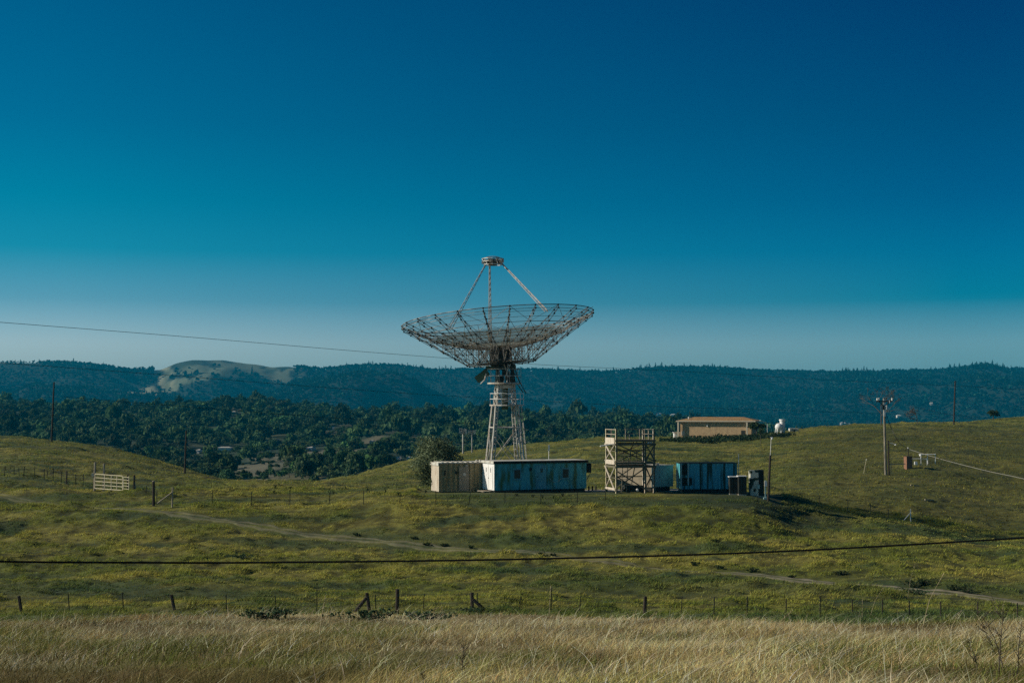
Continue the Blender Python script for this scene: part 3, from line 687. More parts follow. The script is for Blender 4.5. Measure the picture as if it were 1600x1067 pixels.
for i in range(4):
    a, b = ring[i], ring[(i+1)%4]
    for t0, t1 in ((.25, .72), (.0, .24)):
        mb.tube(fl(*a, t0), fl(*b, t1), .035, 5).tube(fl(*b, t0), fl(*a, t1), .035, 5)
    if i == 0: mb.tube(fl(*a, .33), fl(*b, .78), .03, 5)
mb.build('diagonal_braces', M['tower'], dish)
# ladder on the right leg
mb = MB()
la, lb = rot(hb+.35, -hb*.5, 0), rot(ht+.42, -ht*.5, zt)
for dy in (-.2, .2):
    o_ = rot(0, dy, 0); mb.tube(la + o_, lb + o_, .03, 4)
for k in range(28):
    p = la.lerp(lb, k/28); mb.tube(p + rot(0, -.2, 0), p + rot(0, .2, 0), .018, 4)
for k in range(0, 28, 4):
    p = la.lerp(lb, k/28); mb.poly([p + rot(0,-.3,0), p + rot(.4,-.25,0), p + rot(.55,0,0), p + rot(.4,.25,0), p + rot(0,.3,0)], .016, 4)
mb.build('ladder', M['tower'], dish)
# lower platform with railing
def platform(zd, rad, cx, mdeck, mrail, hrail=1.1, nm='platform', thick=.14, posts=10, cut=None):
    n = 20; M_ = Matrix.Identity(3)
    d = MB().lathe([(rad, zd-thick), (rad, zd)], n, (cx, 0, 0)).build(nm, mdeck, dish)
    mb = MB(); pp = []
    for i in range(n+1):
        t = 2*math.pi*i/n; pp.append(Vector((cx + (rad-.06)*math.cos(t), (rad-.06)*math.sin(t), zd)))
    for h in (hrail, hrail*.5): mb.poly([p + Vector((0,0,h)) for p in pp], .03, 4)
    for p in pp[:-1:2]: mb.tube(p, p + Vector((0,0,hrail)), .032, 4)
    mb.build('railing', mrail, d)
platform(zl(632), 1.72, xl(792), M['tower'], M['whitew'])
platform(zl(598), 1.72, xl(788), M['tower'], M['tower'], 1.35)
# column between the platforms and the machinery above
mb = MB(); z0, z1 = zl(632), zl(600)
for sx in (-1, 1):
    for sy in (-1, 1):
        mb.tube(rot(sx*.95, sy*.95, z0), rot(sx*.8, sy*.8, z1), .08, 6)
for i in range(4):
    a, b = ring[i], ring[(i+1)%4]
    for k in range(3):
        u0 = z0 + (z1-z0)*k/3; u1 = z0 + (z1-z0)*(k+1)/3
        mb.tube(rot(a[0]*.92, a[1]*.92, u0), rot(b[0]*.88, b[1]*.88, u1), .045, 4).tube(rot(b[0]*.92, b[1]*.92, u0), rot(a[0]*.88, a[1]*.88, u1), .045, 4)
        mb.tube(rot(a[0]*.9, a[1]*.9, u1), rot(b[0]*.9, b[1]*.9, u1), .04, 4)
mb.build('lattice_column', M['tower'], dish)
MB().lathe([(.32, z0-.5), (.32, z1-.1), (.6, z1)], 14).build('azimuth_shaft', M['tgreen'], dish, True)
MB().lathe([(.98, z1-.42), (1.05, z1-.3), (1.05, z1-.1)], 20).build('bearing_ring', M['tower'], dish)
z2 = zl(568)
mb = MB()
for sx in (-1, 1):
    mb.add([rot(sx*.75-.12, -.9, z1), rot(sx*.75+.12, -.9, z1), rot(sx*.75+.12, .9, z1), rot(sx*.75-.12, .9, z1),
            rot(sx*.75-.12, -.25, z2), rot(sx*.75+.12, -.25, z2), rot(sx*.75+.12, .25, z2), rot(sx*.75-.12, .25, z2)],
           [(0,3,2,1),(4,5,6,7),(0,1,5,4),(1,2,6,5),(2,3,7,6),(3,0,4,7)])
mb.build('yoke', M['towerd'], dish)
mb = MB().box(-.55, -.1, -.5, .4, z1, z1+.9).box(.05, .5, -.6, .2, z1, z1+1.3).box(-.3, .3, -.3, .5, z1+.9, z2)
mb.tube((-1.1, -.1, z2-.35), (1.1, -.1, z2-.35), .17, 10).tube((.2, -.7, z1+.5), (.9, -.7, z1+.5), .2, 10)
mb.build('drive_machinery', M['towerd'], dish)
MB().tube((-.2, -.8, z1), (.55, -.4, z2), .05, 5).tube((.55, -.8, z1), (-.1, -.4, z2), .05, 5).tube((.2, -1, z1), (.3, -.5, z2), .05, 5).build('yoke_braces', M['tower'], dish)
# counterweight arm at left
cw = Vector((xl(756), .1, zl(585)))
qm = Matrix.Rotation(math.radians(-38), 4, 'Y')
mb = MB(); mb.box(-.95, .5, -.3, .3, -.36, .36); mb.v = [tuple(cw + (qm @ Vector(v))) for v in mb.v]
mb.box(cw.x+.2, -.3, -.15, .25, zl(578), zl(572)); mb.build('counterweight', M['tgreen'], dish)
MB().tube((xl(751), -.5, zl(600)), (xl(757), -.5, zl(594)), .06, 5).tube((xl(757), -.5, zl(594)), (xl(760), -.4, zl(584)), .08, 5).build('counterweight_bracket', M['tower'], dish)
MB().tube((xl(804), -.6, zl(583)), (xl(822), -.9, zl(615)), .045, 5).tube((xl(800), -.5, zl(588)), (xl(817), -.8, zl(613)), .045, 5).tube((xl(803), -.4, zl(572)), (xl(812), -.7, zl(598)), .06, 5).build('stay_rods', M['towerd'], dish)
# --- the dish itself, in a tilted frame
axis = Vector((-math.sin(math.radians(4.9)), math.sin(math.radians(3.5)), 1)).normalized()
Q = Vector((0,0,1)).rotation_difference(axis).to_matrix()
Rd = 150.5 * ms; Hd = 2.95
V0 = Vector((xl(781.5), 0, zl(545)))
def D(r, a, z): return V0 + Q @ Vector((r*math.cos(a), r*math.sin(a), z))
par = lambda r: Hd * (r/Rd)**2
def botz(r):     # lower chord
    r0 = .36*Rd
    return -1.42 + (par(Rd) - .30 + 1.42) * max(0, (r - r0) / (Rd - r0)) if r > r0 else -1.42
NR = 24
def surf(r0, r1, nm, m):
    rs = np.linspace(r0, r1, 9); V = []; F = []; n = 72
    for r in rs:
        for i in range(n): V.append(D(r, 2*math.pi*i/n, par(r) + .03))
    for j in range(len(rs)-1):
        for i in range(n): F.append((j*n+i, j*n+(i+1)%n, (j+1)*n+(i+1)%n, (j+1)*n+i))
    return npmesh(nm, [tuple(v) for v in V], F, m, smooth=True, parent=dish)
surf(.66*Rd, Rd, 'outer_mesh', M['mesh']); surf(.9, .66*Rd, 'inner_mesh', M['mesh2'])
stations = [.12, .25, .36, .48, .60, .72, .84, .93, 1.0]
for i in range(NR):
    a = 2*math.pi*(i+.5)/NR; mb = MB(); jb = MB()
    tp = [D(s*Rd, a, par(s*Rd)) for s in stations]
    bt = [D(s*Rd, a, botz(s*Rd)) for s in stations]
    mb.poly(tp, .030, 5); mb.poly(bt, .028, 5)
    for k in range(1, len(stations)):
        mb.tube(tp[k], bt[k], .018, 4)
        mb.tube(tp[k-1], bt[k], .016, 4) if k % 2 else mb.tube(bt[k-1], tp[k], .016, 4)
        if k >= 2:
            jb.ball(bt[k], .095, 6, 4)
            jb.ball(tp[k], .095, 6, 4)
    nf_ = len(mb.f); mb.add(jb.v, jb.f); rb = mb.build('rib_truss', M['truss'], dish); rb.data.materials.append(M['black'])
    for p_ in rb.data.polygons: p_.material_index = 1 if p_.index >= nf_ else 0
# lateral bracing between ribs
mb = MB()
for i in range(NR):
    a = 2*math.pi*(i+.5)/NR; b = 2*math.pi*(i+1.5)/NR
    for k in (2, 4, 6, 8):
        s = stations[k]; mb.tube(D(s*Rd, a, botz(s*Rd)), D(s*Rd, b, botz(s*Rd)), .028, 4)
    for k in (2, 4, 6):
        s = stations[k]; s2 = stations[k+2]
        p, q = (a, b) if i % 2 else (b, a)
        mb.tube(D(s*Rd, p, botz(s*Rd)), D(s2*Rd, q, par(s2*Rd)), .02, 4)
        if k < 6: mb.tube(D(s*Rd, q, par(s*Rd)), D(s2*Rd, p, botz(s2*Rd)), .018, 4)
mb.build('cross_bracing', M['truss'], dish)
for s in (.2, .3, .4, .5, .6, .68, .76, .84, .92):
    mb = MB(); mb.poly([D(s*Rd, 2*math.pi*k/48, par(s*Rd)+.01) for k in range(49)], .022, 4); mb.build('purlin_ring', M['truss'], dish)
mb = MB(); mb.poly([D(Rd, 2*math.pi*k/72, par(Rd)+.02) for k in range(73)], .04, 5); mb.build('rim', M['truss'], dish)
for (c0, r0_, c1, r1_) in ((633, 512, 672, 500), (657, 520, 679, 516), (880, 512, 924, 483), (748, 512, 752, 530), (832, 509, 842, 514)):
    MB().tube((xl(c0), -Rd*.35, zl(r0_)), (xl(c1), -Rd*.35, zl(r1_)), .035, 4).build('pale_rod', M['tower'], dish)
# hub
mb = MB(); mb.lathe([(1.12, -1.62), (1.15, -1.5), (1.12, .12), (.9, .25)], 10, (0,0,0)); mb.v = [tuple(V0 + Q @ Vector(v)) for v in mb.v]
mb.build('hub', M['dark'], dish)
mb = MB()
for k in range(14):
    a = 2*math.pi*k/14; mb.tube(D(1.3, a, -1.4), D(2.4, a + .15, par(2.4)), .03, 4).tube(D(1.25, a, .1), D(2.6, a - .1, -1.4), .03, 4)
mb.build('hub_spokes', M['tower'], dish)
# feed
FT = V0 + Q @ Vector((0, 0, 0)); FP = Vector((xl(770), -.2, zl(409)))
def leg(az, rr, top):
    a = math.radians(az); f = D(rr*Rd, a, par(rr*Rd)); mb = MB(); t = Vector(top)
    side = (t - f).cross(Vector((0,0,1))).normalized(); up = side.cross(t - f).normalized()
    ofs = [side*.17, side*-.17, up*.2]
    for o_ in ofs: mb.tube(f + o_, t + o_*.35, .032, 5)
    n = 14
    for k in range(n):
        for q in range(3):
            s0 = 1 - .65*k/n; s1 = 1 - .65*(k+1)/n
            mb.tube(f.lerp(t, k/n) + ofs[q]*s0, f.lerp(t, (k+1)/n) + ofs[(q+1)%3]*s1, .016, 4)
    mb.build('feed_strut', M['strut'], dish)
leg(-57, .90, (xl(784), 0, zl(412))); leg(-129, .76, (xl(758), 0, zl(415))); leg(98, .74, (xl(765), .2, zl(413)))
mb = MB()
for rr_, rw_ in ((1.08, 405), (1.0, 409), (.9, 414)): mb.poly([(FP.x+rr_*math.cos(math.pi*k/8), FP.y+rr_*math.sin(math.pi*k/8), zl(rw_)) for k in range(17)], .05, 4)
for k in range(10):
    a = 2*math.pi*k/10; mb.tube((FP.x+1.05*math.cos(a), FP.y+1.05*math.sin(a), zl(405)), (FP.x+.9*math.cos(a+.3), FP.y+.9*math.sin(a+.3), zl(414)), .045, 4)
mb.build('feed_cage', M['feed'], dish)
for bx in ((-1.12,-.72,408,412.5), (.62,1.1,405.5,411), (.3,.6,404,407), (-.5,-.2,404,406.5)): MB().box(FP.x+bx[0], FP.x+bx[1], -.5, -.1, zl(bx[3]), zl(bx[2])).build('receiver_box', M['feed'], dish)
MB().lathe([(.2, -.35), (.42, -.3), (.42, .28), (.25, .34)], 12, (FP.x, FP.y, zl(410))).box(FP.x-.75, FP.x-.4, -.3, .2, zl(413), zl(407)).box(FP.x+.3, FP.x+.8, -.3, .2, zl(412), zl(407.5)).build('feed_horn', M['towerd'], dish)
MB().poly([(FP.x + 1.0*math.cos(t/8*math.pi) , FP.y, zl(408) + .45*math.sin(t/8*math.pi)) for t in range(9)], .045, 5).build('feed_guard_hoop', M['feed'], dish)
mb = MB()
for sx in (-1, 1):
    for sy in (-1, 1):
        p = rot(sx*hb, sy*hb, 0); mb.box(p.x-.45, p.x+.45, p.y-.45, p.y+.45, -.6, .18)
mb.build('footing', M['conc'], dish)

# ------------------------------------------------------------------ trailers and containers
def trailer_root(name, c, Y, th, label, cat, rbot):
    p = P(c, rbot, Y); return empty(name, (p.x, Y, p.z), math.radians(th), label, cat)
# white and blue trailer: local x along the front, y away
W = trailer_root('office_trailer', 772.5, 133.0, 22, 'long stained blue office trailer with a bright white end wall', 'trailer', 766)
Lw, Dw, Hw = 9.45, 3.0, 2.62
MB().box(0, Lw, 0, Dw, 0, Hw).build('front_wall', M['bluew'], W)
MB().box(-.03, -.002, -.02, Dw+.02, 0, Hw).build('end_wall', M['whitew'], W)
MB().box(-.12, Lw+.12, -.12, Dw+.12, Hw+.002, Hw+.09).build('roof', M['roofw'], W)
MB().box(-.13, Lw+.13, -.15, -.121, Hw-.16, Hw+.06).box(Lw+.121, Lw+.15, -.12, Dw, Hw-.16, Hw+.06).build('roof_fascia', M['dark'], W)
MB().box(-.15, -.121, -.15, Dw+.1, Hw-.14, Hw+.06).build('end_fascia', M['roofw'], W)
MB().box(.1, Lw-.1, .15, Dw-.15, -.38, -.01).build('skid_frame', M['dark'], W)
for cx in (2.0, 2.9, 7.4, 8.3):
    MB().lathe([(.36, -.1), (.38, 0), (.36, .1)], 14, (cx, .35, -.25), Matrix.Rotation(math.pi/2, 3, 'X')).build('wheel', M['black'], W)
for cx in (2.28, 7.25):
    fr = MB().box(cx-.40, cx+.40, -.05, -.002, .95, 1.98).build('window', M['bluedoor'], W)
    MB().box(cx-.29, cx+.29, -.075, -.052, 1.06, 1.87).build('pane', M['glass'], fr)
    MB().box(cx-.42, cx+.42, -.12, -.052, .90, .94).build('sill', M['bluedoor'], fr)
d = MB().box(4.15, 5.25, -.05, -.002, .05, 2.25).build('door', M['bluedoor'], W)
MB().box(4.66, 4.88, -.075, -.052, 1.6, 1.95).build('door_window', M['glass'], d)
MB().box(4.26, 4.34, -.11, -.052, 1.15, 1.25).build('handle', M['black'], d)
MB().box(3.52, 3.76, -.07, -.002, 1.75, 2.05).build('junction_box', M['dark'], W)
mb = MB(); mb.poly([(5.6+ .12*k, -.03, 1.0 - .35*math.sin(math.pi*k/10)) for k in range(11)], .02, 4); mb.build('hanging_cable', M['roofw'], W)
ed = MB().box(-.06, -.032, .35, 2.4, .12, 2.2).build('end_door', M['whitew'], W)
MB().box(-.08, -.062, 1.9, 2.0, 1.65, 2.05).box(-.08, -.062, .75, .85, 1.65, 2.05).box(-.08, -.062, 1.3, 1.42, 1.05, 1.15).box(-.08,-.062,1.9,1.96,1.35,1.42).build('door_vents', M['dark'], ed)
MB().box(-.075, -.062, 1.36, 1.39, .14, 2.18).build('door_seam', M['roofw'], ed)
MB().box(-.9, -.05, .5, 2.3, -.16, -.08).build('step', M['palewood'], W)
ac = MB().box(Lw+.01, Lw+.8, .6, 1.9, 1.45, 2.35).build('air_conditioner', M['dark'], W)
MB().tube((Lw+.75, .7, 1.45), (Lw+.05, .7, .3), .03, 4).tube((Lw+.75, 1.8, 1.45), (Lw+.05, 1.8, .3), .03, 4).build('support_strut', M['dark'], ac)
# beige corrugated container
B = trailer_root('shipping_container', 686, 134.5, 20, 'olive beige corrugated shipping container beside the big bush', 'container', 768)
Lb, Db, Hb = 4.6, 2.5, 2.62
MB().corr(Lb, 0, Hb, .46, .06).box(.03, Lb, .08, Db, 0, Hb).build('side_wall', M['beige'], B)
mb = MB(); n = 6
for k in range(n): mb.box(-.03, .03, Db*k/n+.05, Db*(k+.62)/n+.05, 0, Hb)
mb.box(-.012, .028, .02, Db, 0, Hb).build('end_wall', M['beigel'], B)
mb = MB().box(-.1, Lb+.02, -.08, Db+.08, Hb+.003, Hb+.10)
for k in range(9): mb.box(.2 + k*.5, .45 + k*.5, -.10, Db+.1, Hb+.102, Hb+.16)
mb.build('roof', M['roofw'], B)
MB().box(-.11, -.1+.04, -.09, Db+.1, Hb-.18, Hb+.002).build('roof_rail', M['roofw'], B)
dd = MB().box(1.95, 2.95, -.05, -.005, .05, 2.3).build('door', M['tan'], B)
MB().box(2.35, 2.62, -.07, -.052, 1.45, 1.72).build('notice', M['roofw'], dd)
MB().box(2.06, 2.12, -.08, -.052, .98, 1.06).build('handle', M['porc'], dd)
MB().box(1.6, 1.78, -.08, -.005, 1.62, 1.92).build('meter_box', M['dark'], B)
MB().box(2.6, 2.85, -.1, -.005, 2.32, 2.52).build('wall_lamp', M['roofw'], B)
MB().box(.5, .62, -.06, -.005, 1.5, 2.0).build('vent', M['dark'], B)
g = P(745, 720, 136.5)
for k, (c_, lab) in enumerate([(745, 'left pale round tank lid on the container roof'), (750.5, 'right pale round tank lid on the container roof')]):
    q = P(c_, 720.5, 137.4); e = empty('roof_vent', (q.x, q.y, q.z), 0, lab, 'vent', 'round vents on the container roof')
    MB().lathe([(.10, -.3), (.10, -.06), (.17, -.05), (.18, .05), (.12, .13), (.02, .17)], 12).build('cap', M['roofw'], e, True)

# cabin behind the scaffold: tan side faces the sun, end coloured teal for shade
K_ = trailer_root('site_cabin', 1018, 136.5, -26, 'cabin behind the scaffold with tan long side and end coloured teal for shade', 'cabin', 761)
# local: corner at origin; long side runs to -x, short end runs along +y
th = math.radians(-26)
MB().box(-3.7, 0, 0, 3.0, 0, 2.0).build('side_wall', M['tan'], K_)
MB().box(.002, .04, 0, 3.0, 0, 2.0).build('end_wall', M['grayteal'], K_)
K_.rotation_euler = (0, 0, 0)
for ch in list(K_.children): bpy.data.objects.remove(ch)
ca = math.radians(50)
sx, sy = -math.cos(math.radians(33)), math.sin(math.radians(33))     # along the tan side: left and away
ex, ey = math.cos(math.radians(34)), math.sin(math.radians(34))      # along the teal end: right and away
def para(Lx, Ly, z0, z1, ox=0, oy=0, grow=0):
    a = Vector((ox, oy, 0)) - Vector((sx+ex, sy+ey, 0))*grow; u = Vector((sx, sy, 0))*(Lx+2*grow); v = Vector((ex, ey, 0))*(Ly+2*grow)
    pts = [a, a+v, a+u+v, a+u]; mb = MB()
    return mb.add([p + Vector((0,0,z0)) for p in pts] + [p + Vector((0,0,z1)) for p in pts], [(0,3,2,1),(4,5,6,7),(0,1,5,4),(1,2,6,5),(2,3,7,6),(3,0,4,7)])
para(3.8, 2.7, 0, 2.0).build('tan_wall', M['tan'], K_)
mb = MB(); n_ = Vector((ey, -ex, 0))*.03
def eq(s0, s1, z0, z1, off):
    u = Vector((ex, ey, 0)); o_ = Vector((ey, -ex, 0))*off
    p = [u*s0+o_, u*s1+o_, u*s1+o_*0.1, u*s0+o_*0.1]
    return MB().add([q + Vector((0,0,z0)) for q in p] + [q + Vector((0,0,z1)) for q in p], [(0,3,2,1),(4,5,6,7),(0,1,5,4),(1,2,6,5),(2,3,7,6),(3,0,4,7)])
eq(0.0, 2.7, 0, 2.0, .02).build('shade_teal_wall', M['grayteal'], K_)
dd = eq(.95, 1.9, .08, 1.86, .05).build('door', M['grayteal'], K_); eq(.98, 1.03, .9, 1.0, .09).build('handle', M['black'], dd)
para(3.8, 2.7, 2.003, 2.10, grow=.08).build('roof', M['roofw'], K_)
para(3.6, 2.5, -.4, -.003, grow=-.1).build('skid_frame', M['dark'], K_)
eq(.3, .7, 2.11, 2.28, .0).box(.2, .8, .4, .9, 2.12, 2.3).build('roof_vent', M['roofw'], K_)

# blue streaked container at right
S = trailer_root('storage_container', 1063.5, 136.0, 3, 'dark blue streaked storage container right of the scaffold', 'container', 764)
Ls, Ds, Hs = 5.45, 2.6, 2.42
MB().corr(Ls, 0, Hs, .34, .035).box(.01, Ls-.01, .05, Ds, 0, Hs).build('body', M['bluec'], S)
MB().box(-.05, Ls+.05, -.05, Ds+.05, Hs+.003, Hs+.06).build('roof', M['dark'], S)
MB().box(.2, Ls-.2, .15, Ds, -.42, -.003).build('skid_frame', M['dark'], S)
for cx in (-.02, .66):
    MB().box(cx, cx+.13, -.12, -.05, .4 if cx > 0 else 0.0, Hs+.04).build('corner_trim', M['grayteal'], S)
wn = MB().box(.15, 1.1, -.045, -.01, .35, 1.08).build('window', M['dark'], S); MB().box(.72, .76, -.07, -.047, .35, 1.08).build('mullion', M['bluedoor'], wn)
MB().box(.15, .62, -.04, -.01, 1.35, 2.3).build('door_panel', M['dark'], S)

# ------------------------------------------------------------------ scaffold tower
A = empty('scaffold_tower', (P(963.5, 768, 132.5).x, 132.5, gz(P(963.5, 768, 132.5).x, 132.5)), math.radians(14), 'two storey timber scaffold tower with ladder beside the office trailer', 'scaffold')
zA = lambda r: rowz(r, 133.3) - A.location.z
Wa, Da = 3.68, 3.0
top = zA(670); dk2 = zA(687); dk1 = zA(722)
for (x_, y_) in ((0,0),(Wa,0),(Wa,Da),(0,Da),(Wa*.77,.02)):
    t_ = top if x_ in (0, Wa) else dk2
    po = MB().box(x_-.07, x_+.07, y_-.07, y_+.07, -.2, t_).build('post', M['scaf'], A)
    MB().box(x_-.095, x_-.073, y_-.07, y_+.07, -.1, t_).build('sunlit_tone_board', M['gate'] if x_ < 1 else M['beigel'], po)  # thin pale strip added to paint sunlight on the post's left face
for zz_, nm in ((dk1, 'deck'), (dk2, 'deck')):
    MB().box(-.05, Wa+.05, -.05, Da+.05, zz_-.06, zz_).build(nm, M['scaf'], A)
    mb = MB()
    for z_ in (zz_-.36, zz_-.03):
        mb.box(-.12, Wa+.12, -.14, -.082, z_-.14, z_+.05).box(-.12, Wa+.12, Da+.082, Da+.14, z_-.14, z_+.05)
        mb.box(-.14, -.082, -.08, Da+.08, z_-.14, z_+.05).box(Wa+.082, Wa+.14, -.08, Da+.08, z_-.14, z_+.05)
    mb.build('beam', M['scaf'], A)
for z_, h_ in ((dk2-.42, .62), (dk1-.2, .42)):
    MB().box(-.17, -.142, .15, Da-.1, z_, z_+h_).build('side_panel', M['beigel'], A)
mb = MB(); sb_ = MB(); r_ = .058
for z0_, z1_ in ((.25, dk1-.4), (dk1+.1, dk2-.4)):
    for y_ in (-.16, Da+.16): mb.tube((0, y_, z0_ if z0_ > 1 else z0_+.35), (Wa*.8 if z0_ < 1 else Wa, y_, z1_), r_, 5).tube((Wa if z0_ > 1 else Wa*.8, y_, z0_), (0, y_, z1_ if z0_ > 1 else z1_-.4), r_, 5)
    for x_, mb_ in ((-.17, sb_), (Wa+.17, mb)): mb_.tube((x_, 0, z0_), (x_, Da, z1_), r_+.01, 5).tube((x_, Da, z0_), (x_, 0, z1_), r_+.01, 5)
mb.tube((Wa*.77, -.16, dk1+.1), (Wa, -.16, dk2-.4), r_, 5).tube((Wa, -.16, dk1+.1), (Wa*.77, -.16, dk2-.4), r_, 5)
mb.tube((Wa*.8, -.16, .3), (Wa, -.16, dk1-.4), .03, 5)
for zz3 in (dk1*.5, (dk1+dk2)*.5): mb.tube((0, Da*.5, zz3), (Wa, Da*.5, zz3+.05), .04, 4).tube((0, Da+.1, zz3), (Wa, Da+.1, zz3), .045, 4).tube((-.1, 0, zz3), (-.1, Da, zz3), .045, 4)
mb.tube((Wa*.35, .6, dk1), (Wa*.6, 1.4, dk2), .04, 4).tube((Wa*.2, 2, dk1), (Wa*.7, 1, dk2), .04, 4).tube((Wa*.5, 1.6, 0), (Wa*.62, 1.2, dk1), .05, 4)
mb.build('diagonal_braces', M['scaf'], A); sb_.build('side_braces', M['beigel'], A)  # left braces, and the sill below, coloured pale to stand for sunlight
MB().box(-.2, -.142, 0, Da, .3, .5).build('side_sill', M['beigel'], A)
mb = MB()
for z_ in (top-.06, (top+dk2)/2):
    mb.box(-.05, -.0, 0, Da, z_-.03, z_+.04).box(0, .0+.05, 0, Da, z_-.03, z_+.04)
    mb.box(Wa*.75, Wa, -.03, .03, z_-.03, z_+.03).box(Wa*.5, Wa, Da-.03, Da+.03, z_-.03, z_+.03).box(Wa-.03, Wa+.03, 0, Da, z_-.03, z_+.03)
for x_ in (Wa*.75, Wa*.86, Wa*.62): mb.box(x_-.035, x_+.035, -.04, .03, dk2, top)
for x_, y_ in ((0, Da*.5), (Wa, Da*.5), (Wa*.52, Da), (Wa*.35, 0)): mb.box(x_-.035, x_+.035, y_-.035, y_+.035, dk2, top if x_ != Wa*.35 else dk2+.45)
mb.build('guard_rail', M['palewood'], A)
mb = MB()
for z_ in (dk1+.45, dk1+.95): mb.box(0, Wa*.95, Da-.03, Da+.03, z_, z_+.05)
for x_ in (.9, 1.7, 2.4, 3.0): mb.box(x_-.03, x_+.03, Da-.03, Da+.03, dk1, dk1+1.0)
mb.build('middle_rail', M['scaf'], A)
mb = MB()
for dx in (0, .5): mb.tube((.25+dx, -.6, .1), (.75+dx, .3, dk1+.4), .035, 5)
for k in range(9):
    t = (k+.5)/9; mb.tube((.25+.5*t, -.6+.9*t, .1+(dk1+.3)*t), (.75+.5*t, -.6+.9*t, .1+(dk1+.3)*t), .025, 4)
mb.build('ladder', M['scaf'], A)
b0 = P(951, 693, 133); b1 = P(928, 696, 132.5)
MB().tube(A.matrix_world.inverted() @ b0 if False else Vector((-.2, .2, zA(693.5))), Vector((-1.55, .1, zA(696.5))), .06, 6).build('boom', M['whitew'], A)
MB().lathe([(.05,-.1),(.16,-.05),(.16,.1),(.05,.15)], 10, (Wa*.86, .1, dk2-.32)).lathe([(.05,-.1),(.12,-.05),(.12,.1),(.05,.15)], 10, (Wa*.93, .1, dk2-.32)).build('floodlight', M['whitew'], A)
# low dark thing parked under the scaffold
U = empty('flatbed_cart', (P(990, 768, 134.6).x, 134.6, gz(P(990, 768, 134.6).x, 134.6)), math.radians(14), 'low dark covered cart standing under the scaffold deck', 'cart')
MB().add([(-1.1,-.5,.35),(1.1,-.5,.35),(1.1,.5,.35),(-1.1,.5,.35),(-.95,-.42,.72),(1.0,-.42,.66),(1.0,.42,.66),(-.95,.42,.72)], [(0,3,2,1),(4,5,6,7),(0,1,5,4),(1,2,6,5),(2,3,7,6),(3,0,4,7)]).build('body', M['dark'], U, bevel=.06)
for x_ in (-.7, .7):
    for y_ in (-.52, .52): MB().lathe([(.2,-.06),(.22,0),(.2,.06)], 12, (x_, y_, .22), Matrix.Rotation(math.pi/2, 3, 'X')).build('wheel', M['black'], U)
MB().ball((.15, -.62, .25), .16, 10, 6).build('white_float', M['whitew'], U)

# ------------------------------------------------------------------ small yard equipment
def at(c, r, Y): p = P(c, r, Y); return Vector((p.x, p.y, gz(p.x, p.y)))
q = P(1154, 712, 137)
e = empty('antenna_mast', at(1154.5, 770, 137), 0, 'thin pale whip antenna at the right end of the blue container', 'antenna')
MB().tube((0,0,0), (0,0,rowz(740,137)-e.location.z), .05, 6).build('mast', M['dark'], e)
MB().tube((0,0,rowz(740,137)-e.location.z), (0,0,rowz(709,137)-e.location.z), .03, 5).build('whip', M['whitew'], e)
Y0 = 132.5; k0 = Y0/FPX
def box_on(name, c0, c1, rt, rb, Y, dep, m, label, cat, parts):
    p0 = P(c0, rb, Y); p1 = P(c1, rt, Y); g_ = gz((p0.x+p1.x)/2, Y)
    e = empty(name, ((p0.x+p1.x)/2, Y, g_), 0, label, cat); a = (p1.x-p0.x)/2
    parts(e, a, dep, p1.z - g_, m); return e
def cab(e, a, d, h, m):
    MB().box(-a, a, 0, d, .12, h).build('body', m, e, bevel=.03)
    MB().box(-a-.04, a+.04, -.04, d+.04, h+.002, h+.07).build('lid', M['whitew'] if 'white lid' in e['label'] else M['dark'], e)
    MB().box(-a+.06, -.02, -.03, -.002, .2, h-.1).box(.02, a-.06, -.03, -.002, .2, h-.1).build('door', m, e)
    MB().box(-a, a, 0, d, -.2, .118).build('plinth', M['conc'], e)
box_on('transformer_box', 1140, 1152.5, 745.5, 768, 132.5, .8, M['dark'], 'dark transformer box with a white lid in front of the blue container', 'electrical box', cab)
box_on('transformer_box', 1154, 1166.5, 744.5, 770, 132.0, .9, M['dark'], 'plain dark box right of the one with a white lid', 'electrical box', cab)
def cam_cab(e, a, d, h, m):
    MB().box(-a, a*.22, 0, d, .1, h).build('patterned_panel', M['camo'], e, bevel=.02)
    MB().box(a*.22+.003, a, .02, d, .1, h+.03).build('body', M['dark'], e, bevel=.02)
    MB().box(-a, a, .05, d-.05, -.2, .098).build('plinth', M['conc'], e)
    MB().box(a*.02, a*.35, -.12, -.01, .75, 1.15).build('meter', M['grayteal'], e)
box_on('electric_cabinet', 1172.5, 1193.5, 734.5, 768, 132.5, 1.0, M['camo'], 'tall cabinet with a blotched black and white left half', 'cabinet', cam_cab)
e = empty('meter_post', at(1196, 768, 132), 0, 'short post carrying a pale meter box right of the blotched cabinet', 'meter')
MB().box(-.06, .06, -.05, .05, -.1, 1.75).build('post', M['grayteal'], e); MB().box(-.1, .14, -.12, -.052, 1.2, 1.7).build('box', M['whitew'], e); MB().box(-.2, .1, -.2, .1, 0, .18).build('foot', M['grayteal'], e)
e = empty('leaning_post', at(1200, 772, 131.5), 0, 'thick dark leaning timber post with a thin pale lamp mast on top', 'post')
zt_ = rowz(711, 131.5) - e.location.z
MB().tube((0,0,-.3), (.24, 0, zt_), .12, 8, .10).build('post', M['wood'], e)
MB().tube((.24,0,zt_), (.34, 0, rowz(684,131.5)-e.location.z), .025, 5).build('lamp_mast', M['whitew'], e)
MB().ball((.42, 0, rowz(685,131.5)-e.location.z), .11, 8, 6).box(.3, .5, -.08, .08, rowz(684,131.5)-e.location.z+.02, rowz(684,131.5)-e.location.z+.08).build('lamp_head', M['whitew'], e)
e = empty('marker_post', at(857, 760, 150), 0, 'thin white marker mast standing behind the office trailer', 'marker')
